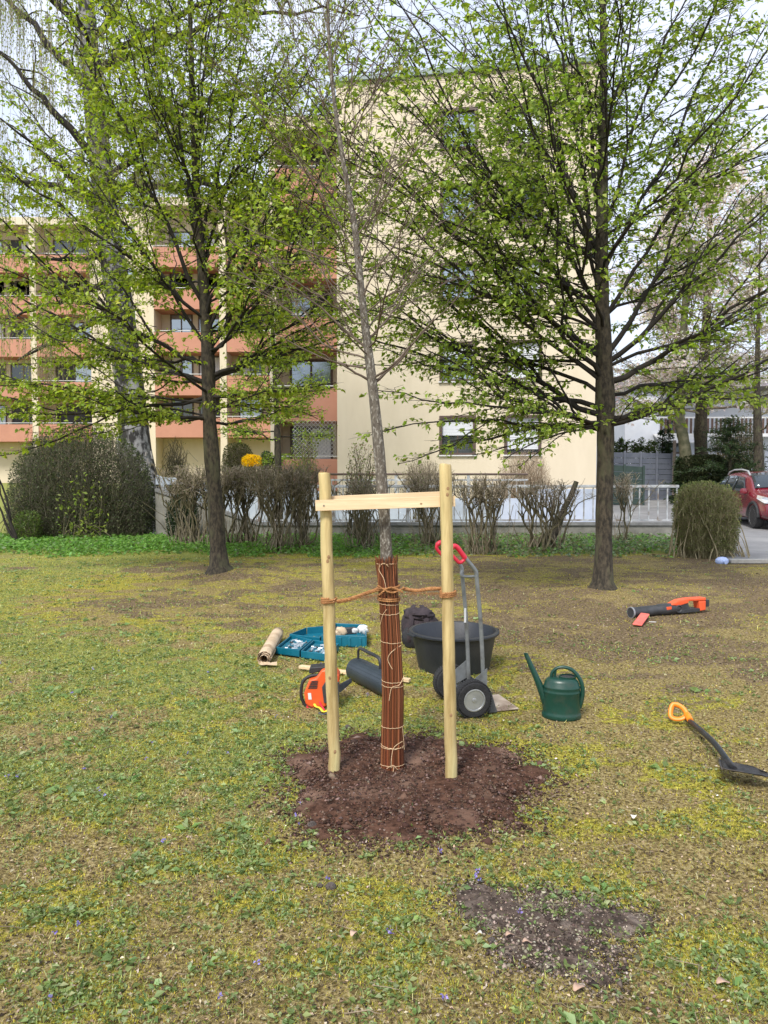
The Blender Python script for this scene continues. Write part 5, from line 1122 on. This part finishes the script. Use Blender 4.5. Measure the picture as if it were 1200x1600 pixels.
m.lathe((c.x, c.y, 0), prof+[(.004, .264)], 48, (0, 0, 1), 1, .72, xd=Vector(xd).normalized()); m.build('body', M_gr, wcn, smooth=True)
def K(x_, y_, z_): 
    u_ = Vector(xd).normalized(); v_ = Vector((-u_.y, u_.x, 0)); q = Vector((c.x, c.y, 0))+u_*x_+v_*y_; return Vector((q.x, q.y, z_))
m = MB(); m.lathe(K(.035, -.0, .262), [(.052, -.01), (.056, .004), (.056, .012), (.047, .012), (.046, .001)], 28, (.16, -.10, 1), 1, .75); m.build('collar', M_gr, wcn, smooth=True)
m = MB(); m.lathe(K(.036, -.001, .2655), [(.045, 0), (.045, .002)], 28, (.16, -.10, 1), 1, .75); m.build('opening', M_dark, wcn)
m = MB(); m.tube([tuple(p) for p in spline([K(-.085, 0, .06), K(-.115, 0, .14), K(-.15, 0, .23), K(-.195, 0, .33), K(-.228, 0, .405)], 20)], [.030-.0175*k/19 for k in range(20)], 14); m.build('spout', M_gr, wcn, smooth=True)
m = MB(); m.lathe(K(-.224, 0, .397), [(.0135, 0), (.0145, .004), (.0145, .014), (.0105, .014), (.0105, .004)], 16, tuple(K(-.228, 0, .405)-K(-.195, 0, .33))); m.build('spout_tip', M_gr, wcn, smooth=True)
m = MB(); hp = spline([K(-.068, 0, .255), K(-.055, 0, .300), K(-.01, 0, .328), K(.055, 0, .318), K(.105, 0, .27), K(.130, 0, .205), K(.128, 0, .13), K(.112, 0, .07)], 40); m.tube([tuple(p) for p in hp], [.0125+.005*sstep(8, 30, np.array(k)) for k in range(40)], 14, sq=.8); m.build('handle', M_gr, wcn, smooth=True)
m = MB(); m.tube([tuple(K(-.04, 0, .31)), tuple(K(-.045, 0, .262))], .009, 8); m.build('strut', M_gr, wcn, smooth=True)

M_pack = mat('backpack_cloth', (.022, .016, .020), (.055, .040, .046), 18, .9, .5, 160); M_pack2 = mat('backpack_black', (.012, .012, .014), (.03, .03, .033), 22, .8, .4, 100)
q = P(652, 985, 6.75); bp = empty('backpack', (q.x, q.y, 0), 'dark plum and black rucksack slumped behind the tub', 'backpack')
def blob(mb, c, rx, ry, rz, seed, n=22, amp=.08, pw=2.6):
    rg = np.random.default_rng(seed); vs = []; nu, nv = n, n//2
    for j in range(nv+1):
        th = math.pi*j/nv
        for i in range(nu):
            ph = 2*math.pi*i/nu; v = np.array([math.sin(th)*math.cos(ph), math.sin(th)*math.sin(ph), math.cos(th)]); k = (np.abs(v)**pw).sum()**(-1/pw); k *= 1+amp*(float(fbm(v[0]*2+seed, v[2]*3+v[1]*2, 1.6, seed, 3))-.5)*2
            vs.append((c[0]+v[0]*k*rx, c[1]+v[1]*k*ry, c[2]+v[2]*k*rz))
    fs = [(j*nu+i, j*nu+(i+1) % nu, (j+1)*nu+(i+1) % nu, (j+1)*nu+i) for j in range(nv) for i in range(nu)]; mb.add(vs, fs)
m = MB(); blob(m, (q.x+.02, q.y, .17), .17, .15, .18, 4, 32, .16); m.build('bag', M_pack, bp, smooth=True)
m = MB(); blob(m, (q.x-.02, q.y-.10, .10), .125, .085, .11, 6, 24, .2); m.build('front_pocket', M_pack2, bp, smooth=True)
m = MB(); blob(m, (q.x+.01, q.y-.04, .30), .13, .13, .06, 8, 24, .25); m.build('lid_flap', M_pack, bp, smooth=True)
for s_, yy in ((-.05, -.155), (.06, -.15)):
    m = MB(); pts = spline([(q.x+s_*.6, q.y+.02, .37), (q.x+s_*1.1, q.y-.10, .345), (q.x+s_*1.3, q.y-.175, .22), (q.x+s_*1.7, q.y-.17, .08), (q.x+s_*2, q.y-.12, .03)], 18); m.tube([tuple(p) for p in pts], .022, 8, sq=.35); m.build('strap', M_pack, bp, smooth=True)

# ================================================================ SPADE
M_or = mat('orange_plastic', (.78, .22, .015), (.85, .28, .025), 6, .4); M_blk = mat('black_shaft', (.016, .019, .022), (.03, .034, .038), 10, .42, .1, 40); M_spade = mat('spade_steel', (.025, .025, .028), (.07, .068, .068), 12, .5, .3, 40, metal=.4, c3=(.16, .12, .09), s3=6)
sh = G(1072, 1130); se = G(1141, 1199); sh.z = .03; se = Vector((1.80, 3.79, .052))
sp = empty('spade', (sh.x, sh.y, 0), 'spade with orange D grip and black shaft lying on the lawn at right', 'spade')
dv = (se-sh).normalized(); rtv = Vector((dv.y, -dv.x, 0)).normalized()
m = MB(); pts = spline([tuple(sh), tuple(sh+dv*.3+Vector((0, 0, .02))), tuple(sh+(se-sh)*.68+Vector((.0, 0, .028))), tuple(sh+(se-sh)*.88+Vector((.0, 0, .015))), tuple(se)], 24); m.tube([tuple(p) for p in pts], .0165, 14); m.build('shaft', M_blk, sp, smooth=True)
m = MB(); m.tube([tuple(se-dv*.10+Vector((0, 0, .006))), tuple(se), tuple(se+dv*.05)], [.019, .021, .017], 12); m.build('socket', M_spade, sp, smooth=True)
m = MB(); hd_ = -dv; hs_ = Vector((hd_.x, hd_.y, 0)).normalized(); g = sh-hs_*.02
wv = Vector((.30, .45, .75)).normalized()
hs_ = Vector((-.80, .58, .10)).normalized()
lp_ = [g, g+hs_*.035+wv*.042, g+hs_*.085+wv*.062, g+hs_*.125+wv*.052, g+hs_*.135, g+hs_*.125-wv*.052, g+hs_*.085-wv*.062, g+hs_*.035-wv*.042]
lp_ = [g+(p-g)*.74 for p in lp_]
for p in lp_: p.z = p.z+.03
s = spline([tuple(p) for p in lp_+[lp_[0]]], 41)[:-1]; m.tube([tuple(p) for p in s], .0125, 10, closed=True, sq=1.25); m.tube([tuple(g+Vector((0, 0, .03))), tuple(g+dv*.07+Vector((0, 0, .015)))], [.021, .019], 12); m.build('grip', M_or, sp, smooth=True)
m = MB(); b0 = se+dv*.035; bd = Vector((.90, -.42, -.04)).normalized(); bw_ = (Vector((-.34, -.90, .13))).normalized(); grid = []
hwid = .10; bl = .26; nn = 9
for i in range(nn):
    for j in range(nn):
        s_ = -1+2*j/(nn-1); t_ = i/(nn-1); wd = hwid*(1-.18*t_)*(1 if t_ < .7 else 1-.5*((t_-.7)/.3)**2*abs(s_)); p = b0-bd*.06+bw_*(.03+s_*wd)+bd*(t_*bl*(1-.25*abs(s_)**2.5*t_))+Vector((0, 0, .018*s_*s_-.004)); p.z = max(p.z, .006); grid.append(tuple(p))
m.add(grid, [(i*nn+j, i*nn+j+1, (i+1)*nn+j+1, (i+1)*nn+j) for i in range(nn-1) for j in range(nn-1)]); o = m.build('blade', M_spade, sp, smooth=True); so_ = o.modifiers.new('t', 'SOLIDIFY'); so_.thickness = .003
m = MB(); m.tube([tuple(b0+bw_*(.03-hwid)-bd*.06+Vector((0, 0, .014))), tuple(b0-bd*.06+bw_*.03+Vector((0, 0, .004))), tuple(b0+bw_*(.03+hwid)-bd*.06+Vector((0, 0, .014)))], .005, 8); m.build('tread_edge', M_spade, sp, smooth=True)

# ================================================================ LEAF BLOWER and red plate
M_ored = mat('tool_orange', (.80, .10, .03), (.86, .13, .045), 8, .4); M_dkp = mat('tool_dark', (.028, .030, .034), (.05, .052, .058), 14, .5)
a = G(985, 966); b = G(1100, 956); a.z = .062; b.z = .075
lb = empty('leaf_blower', (a.x, a.y, 0), 'battery leaf blower with black tube and orange motor body near the right lawn tree', 'leaf blower')
d = (b-a).normalized(); L = (b-a).length; pr = Vector((-d.y, d.x, 0))
if pr.y > 0: pr = -pr
m = MB(); m.lathe(a, [(.055, 0), (.060, .004), (.060, .03), (.0565, .034), (.057, L*.36), (.064, L*.37), (.065, L*.50), (.055, L*.62)], 28, tuple(d)); m.lathe(a, [(.055, .0005), (.02, .1), (.001, .1)], 24, tuple(d)); m.build('tube', M_dkp, lb, smooth=True)
m = MB(); m.lathe(a+d*.0005, [(.0605, 0), (.0625, .004), (.0625, .016), (.0605, .02)], 28, tuple(d)); m.build('tube_ring', mat('grey_ring', (.2, .21, .23), (.28, .29, .3), 9, .5), lb, smooth=True)
m = MB(); q = a+d*L*.50; U_ = Vector((0, 0, 1))
def tool(f, z): return a+d*(L*f)+U_*z
# orange motor housing: frame with hand hole
for poly in ([(.50, .05), (.62, .095), (.74, .105), (.74, .055), (.60, .03)], [(.74, .105), (.98, .10), (.98, .062), (.74, .075)], [(.88, .0615), (.98, .0615), (.98, -.045), (.90, -.05)]):
    m.prism([tool(f, z)-pr*.05 for f, z in poly], pr*.10)
m.build('housing', M_ored, lb, bevel=.010)
m = MB(); m.prism([tool(f, z)-pr*.043 for f, z in ((.48, .04), (.60, .045), (.735, .052), (.76, -.010), (.62, -.05), (.48, -.05))], pr*.086); m.lathe(tool(.60, 0)+pr*.04, [(.046, 0), (.046, .018), (.036, .022), (.034, .012), (.002, .012)], 24, tuple(pr)); m.prism([tool(f, z)-pr*.047 for f, z in [(.60, -.055), (.8995, -.055), (.8995, -.018), (.70, -.012)]], pr*.094); m.build('fan_guard', M_dkp, lb, bevel=.004)
m = MB(); m.obox(tool(1.01, .03), d, pr, U_, .028, .042, .040); m.build('battery', M_dkp, lb, bevel=.006)
m = MB(); m.obox(tool(.46, .018)+pr*.058, d, U_, pr, .035, .018, .006); m.build('badge', M_ored, lb, bevel=.002)
pc = [G(988, 979), G(1003, 981), G(1015, 968), G(1001, 966)]; cc_ = sum(pc, Vector())/4
m = MB(); m.prism([(p.x, p.y, .016+.03*k_) for p, k_ in zip(pc, (0, 0, 1, 1))], (0, 0, .018)); e = empty('plastic_wedge', (cc_.x, cc_.y, 0), 'flat coral red plastic wedge lying in front of the leaf blower', 'wedge'); m.build('wedge', mat('coral_plastic', (.75, .13, .10), (.82, .18, .14), 9, .5), e, bevel=.008)
m = MB(); k1, k2 = G(1014, 976), G(1025, 976); m.tube([(k1.x, k1.y, .03), (k2.x, k2.y, .028)], .008, 8, sq=.4); m.build('tip', M_white, e)

# ================================================================ PAPER ROLL
M_kraft = mat('kraft_paper', (.46, .34, .22), (.62, .49, .34), 6, .85, .4, 30, c3=(.38, .27, .17), s3=7)
a = G(413, 1040); b = G(434, 1000); a.z = b.z = .062
pr_e = empty('paper_roll', (a.x, a.y, 0), 'roll of brown kraft paper with a crumpled open end', 'paper roll')
d = (b-a).normalized(); m = MB(); L = (b-a).length; u1 = d.cross(U_).normalized(); v1 = u1.cross(d)
for lay, (r0, ph) in enumerate(((.060, .3), (.050, 2.2), (.038, 4.0))):
    vs = []; nn, kk = 44, 12; rg = np.random.default_rng(lay)
    for i in range(kk):
        f = i/(kk-1); t = -.015*lay+L*f
        for j in range(nn):
            an = ph+2*math.pi*.97*j/(nn-1); r = r0*(1+.05*(float(fbm(an*2+lay, f*3, 1.5, lay+3, 3))-.5))-.004*j/nn
            tt = t-(.03*float(fbm(an*4, 0, 1.3, lay+7, 2)) if i == 0 else 0)+(.0 if i else rg.normal()*.004); r *= (1+.12*(float(fbm(an*3, 1, 1.7, lay+1, 2))-.5) if i < 2 else 1)
            vs.append(a+d*tt+u1*math.cos(an)*r+v1*math.sin(an)*r)
    m.add(vs, [(i*nn+j, i*nn+j+1, (i+1)*nn+j+1, (i+1)*nn+j) for i in range(kk-1) for j in range(nn-1)])
o = m.build('roll', M_kraft, pr_e, smooth=True); so_ = o.modifiers.new('t', 'SOLIDIFY'); so_.thickness = .0012
m = MB(); rg = np.random.default_rng(12); nn = 9; gq = []
for i in range(nn):
    for j in range(nn): f, g_ = i/(nn-1), j/(nn-1); q = a-d*(.02+.05*f)+u1*(-.03+.14*g_)*(1 if True else 1); gq.append((q.x, q.y, .012+.05*float(fbm(f*3, g_*3, 1.4, 6, 3))*(1-.4*f)))
m.add(gq, [(i*nn+j, i*nn+j+1, (i+1)*nn+j+1, (i+1)*nn+j) for i in range(nn-1) for j in range(nn-1)]); o = m.build('crumpled_end', M_kraft, pr_e); so_ = o.modifiers.new('t', 'SOLIDIFY'); so_.thickness = .001

# ================================================================ TOOL CASES
M_teal = mat('teal_plastic', (.0, .105, .165), (.008, .14, .21), 6, .38, .1, 40); M_bit = mat('bit_steel', (.42, .50, .56), (.65, .72, .76), 40, .35, metal=.5)
def tray(e, corners, h, wall, name, fill=None, zb=.012):
    """open tray on 4 ground corners (front-left, front-right, back-right, back-left)"""
    A_, B_, C_, D_ = [Vector((c.x, c.y, zb)) for c in corners]; ctr = (A_+B_+C_+D_)/4; m = MB(); m.prism([A_, B_, C_, D_], (0, 0, .012))
    for p, q in ((A_, B_), (B_, C_), (C_, D_), (D_, A_)):
        n_ = (ctr-(p+q)/2); n_ = n_-(q-p).normalized()*n_.dot((q-p).normalized()); n_.normalize(); ln = (q-p).normalized()
        m.prism([p+ln*.0, q-ln*wall, q-ln*wall+n_*wall, p+n_*wall], (0, 0, h))
    o = m.build(name, M_teal, e, bevel=.004)
    return ctr, (B_-A_), (D_-A_), o
tc1 = empty('bit_case', tuple(G(488, 1020)), 'teal bit case lying open with two trays of drill bits next to the paper roll', 'tool case')
c0 = [G(431, 1024), G(468, 1029), G(488, 1012), G(455, 1004)]; c1 = [G(470, 1030), G(511, 1036), G(530, 1018), G(490, 1012)]
for cs, sd_ in ((c0, 1), (c1, 2)):
    ctr, ux, uy, to = tray(tc1, cs, .062, .010, 'tray'); rgb = random.Random(sd_); ux2, uy2 = ux*.42, uy*.42; nx_ = ux.normalized(); ny_ = uy.normalized()
    m = MB(); m.prism([ctr-ux2-uy2+U_*.012, ctr+ux2-uy2+U_*.012, ctr+ux2+uy2+U_*.012, ctr-ux2+uy2+U_*.012], (0, 0, .028)); m.build('insert', M_teal, to)
    m = MB()
    for k in range(24):
        p = ctr+ux2*rgb.uniform(-.85, .85)+uy2*rgb.uniform(-.8, .8)+U_*.048; dd = (ny_*rgb.choice([1, 1, .2])+nx_*rgb.uniform(-.15, .8)).normalized(); ll = rgb.uniform(.01, .03); m.tube([p-dd*ll, p+dd*ll], rgb.uniform(.004, .009), 7)
    m.build('bits', M_bit, to)
    m = MB()
    for k in range(9):
        p = ctr+ux2*rgb.uniform(-.85, .85)+uy2*rgb.uniform(-.8, .8)+U_*.043; m.obox(p, nx_, ny_, U_, rgb.uniform(.006, .022), rgb.uniform(.006, .014), .004)
    m.build('slots', M_dkp, to)
tc2 = empty('tool_case', tuple(G(510, 1000)), 'larger teal power tool case lying open with tools and rags behind the left stake', 'tool case')
cl = [G(452, 1005), G(500, 1011), G(520, 991), G(478, 994)]; ctr, ux, uy, to = tray(tc2, cl, .075, .010, 'lid')
cr_ = [G(502, 1012), G(573, 1014), G(572, 994), G(524, 992)]; ctr, ux, uy, to = tray(tc2, cr_, .105, .011, 'base')
m = MB(); fr_ = (Vector((G(502, 1012).x, G(502, 1012).y, 0)), Vector((G(573, 1014).x, G(573, 1014).y, 0)))
for f in (.22, .42, .62, .86): p = fr_[0].lerp(fr_[1], f); m.box((p.x-.012, p.y-.010, .02), (p.x+.012, p.y-.0005, .10))
m.build('latch', M_teal, to, bevel=.003)
m = MB(); m.tube([ctr+Vector((-.12, -.01, .09)), ctr+Vector((-.02, .0, .10))], [.034, .026], 12); m.obox(ctr+Vector((.03, .01, .09)), (1, .3, 0), (-.3, 1, 0), U_, .05, .03, .03); o = m.build('power_drill', M_dkp, None, bevel=.004, smooth=True); tag(o, 'dark cordless tool lying in the larger teal case', 'drill')
m = MB(); blob(m, (ctr.x-.06, ctr.y-.03, .10), .055, .045, .045, 3, 20, .3); tag(m.build('kraft_scrap', M_kraft, smooth=True), 'tan crumpled paper in the larger teal case beside the left stake', 'paper')
m = MB(); blob(m, (ctr.x+.145, ctr.y-.015, .12), .048, .04, .045, 5, 20, .5); tag(m.build('white_rag', mat('white_cloth', (.66, .66, .64), (.78, .78, .76), 20, .9), smooth=True), 'white crumpled rag in the right end of the larger teal case', 'rag')
m = MB(); blob(m, (ctr.x+.075, ctr.y-.03, .11), .03, .03, .025, 7, 16, .3); tag(m.build('small_rag', mat('grey_cloth', (.42, .42, .42), (.6, .6, .6), 20, .9), smooth=True), 'small grey rag in the middle of the larger teal case', 'rag')
# batten on the ground
a = G(469, 1048); b = G(648, 1071); b = a+(b-a)*.96
m = MB(); d = (b-a).normalized(); m.obox(Vector(((a.x+b.x)/2, (a.y+b.y)/2, .034)), d, Vector((-d.y, d.x, 0)), U_, (b-a).length/2, .024, .011); tag(m.build('spare_batten', M_batten, bevel=.0015), 'spare pale batten lying on the grass behind the chainsaw', 'batten')

# ================================================================ CHAINSAW
c = G(492, 1106); cs = empty('chainsaw', (c.x, c.y, 0), 'orange chainsaw with black handle loop lying behind the left stake', 'chainsaw')
M_co = mat('saw_orange', (.66, .085, .018), (.74, .12, .03), 8, .38)
def Cw(px, py, dd=0): return P(px, py, c.y+dd)
def slab(poly, d0, d1, mb): pts = [Cw(px, py, d0) for px, py in poly]; off = Vector((0, d1-d0, 0)); mb.prism(pts, off)
m = MB(); slab([(477, 1100), (475, 1083), (483, 1063), (494, 1060), (502, 1048), (520, 1044), (530, 1056), (528, 1094), (506, 1106), (484, 1106)], -.03, .10, m); m.build('body', M_co, cs, bevel=.010, smooth=True)
m = MB(); slab([(503, 1074), (508, 1066), (530, 1066), (530, 1098), (506, 1099)], -.045, -.031, m); m.build('starter_cover', M_dkp, cs, bevel=.004)
m = MB()
for k in range(5): y_ = 1064+k*2.6; slab([(487-k*1.2, y_), (497-k*.3, y_), (496-k*.3, y_+1.5), (486-k*1.2, y_+1.5)], -.034, -.0305, m)
m.build('vents', M_blackp, cs)
m = MB(); slab([(481, 1083), (486, 1083), (487, 1093), (482, 1093)], -.0325, -.0303, m); m.build('sticker', M_white, cs)
m = MB(); pts = spline([tuple(Cw(x_, y_, .03)) for x_, y_ in ((500, 1055), (486, 1056), (474, 1064), (470.5, 1080), (472.5, 1094), (480, 1104), (490, 1108))], 26); m.tube([tuple(p) for p in pts], .0115, 10); m.build('front_handle', M_blackp, cs, smooth=True)
m = MB(); slab([(482, 1052), (484, 1043), (512, 1041), (520, 1046), (516, 1052), (500, 1049), (488, 1053)], .02, .12, m); m.build('hand_guard', M_blackp, cs, bevel=.006)
m = MB(); slab([(478, 1105), (505, 1105), (500, 1109), (482, 1109)], -.02, .09, m); m.build('foot', M_redp, cs, bevel=.004)
gb = [P(528, 1070, c.y+.06), P(546, 1060, c.y+.36), P(548, 1066, c.y+.36), P(530, 1082, c.y+.06)]; m = MB(); m.prism(gb, (.012, .004, 0)); m.build('guide_bar', M_dkst, cs, bevel=.002)
# lanyard
st_ = MB(); M_ylw = mat('yellow_strap', (.75, .50, .02), (.85, .62, .05), 20, .6)
la = empty('lanyard', (c.x, c.y-.1, 0), 'yellow and red tool lanyard dangling in front of the chainsaw', 'lanyard')
def gp(px, py, z=.02): q = G(px, py); return (q.x, q.y, z)
m = MB(); m.tube([tuple(p) for p in spline([gp(489, 1103, .05), gp(493, 1110, .03), gp(500, 1113, .03), gp(506, 1118, .025), gp(514, 1114, .03), gp(511, 1106, .04)], 24)], .009, 8, sq=.45); m.build('webbing', M_ylw, la, smooth=True)
m = MB(); m.tube([tuple(p) for p in spline([gp(484, 1104, .06), gp(496, 1104, .05), gp(502, 1112, .045), gp(507, 1117, .03)], 16)], .007, 8, sq=.6); m.build('cord', M_redp, la, smooth=True)
m = MB(); m.tube([tuple(p) for p in spline([gp(498, 1119, .02), gp(504, 1121, .02), gp(510, 1119, .02), gp(505, 1116, .02), gp(498, 1119, .02)], 20)[:-1]], .004, 7, closed=True); m.build('hook', M_dkst, la, smooth=True)

# ================================================================ DARK CYLINDRICAL CONTAINER
M_slate = mat('slate_plastic', (.018, .027, .036), (.030, .042, .053), 5, .45, .1, 50)
a = P(555, 1056, 5.60); b = P(612, 1084, 5.12); a.z = .088; b.z = .088
ct = empty('carrying_canister', (a.x, a.y, 0), 'dark slate cylindrical canister with long black carrying handle lying behind the wrapped trunk', 'canister')
d = (b-a).normalized(); L = (b-a).length
m = MB(); m.lathe(a, [(.02, 0), (.076, .002), (.086, .012), (.088, .03), (.088, L-.03), (.086, L-.012), (.076, L-.002), (.02, L)], 36, tuple(d)); m.build('barrel', M_slate, ct, smooth=True)
m = MB()
for k in range(9):
    an = R(20+k*17); n_ = U_*math.sin(an)+d.cross(U_).normalized()*math.cos(an)*(-1 if d.cross(U_).y > 0 else 1); m.tube([a+d*.04+n_*.0885, a+d*(L-.04)+n_*.0885], .0022, 5)
m.build('ribs', M_slate, ct)
m = MB(); hp = [a+d*.05+U_*.085, a+d*.055+U_*.15, a+d*.09+U_*.172, a+d*(L*.35)+U_*.170, a+d*(L*.62)+U_*.165, a+d*(L*.70)+U_*.140, a+d*(L*.71)+U_*.085]
m.tube([tuple(p) for p in spline([tuple(p) for p in hp], 34)], .0125, 10, sq=.8); m.build('handle', M_blackp, ct, smooth=True)

# small dark scrap near the ivy
q = G(546, 862); m = MB(); blob(m, (q.x, q.y, .07), .09, .07, .06, 9, 16, .3); tag(m.build('dark_bundle', M_pack2, smooth=True), 'small black bundle lying among the ivy behind the young tree', 'bundle')
cy = scene.cycles if hasattr(scene, 'cycles') else None
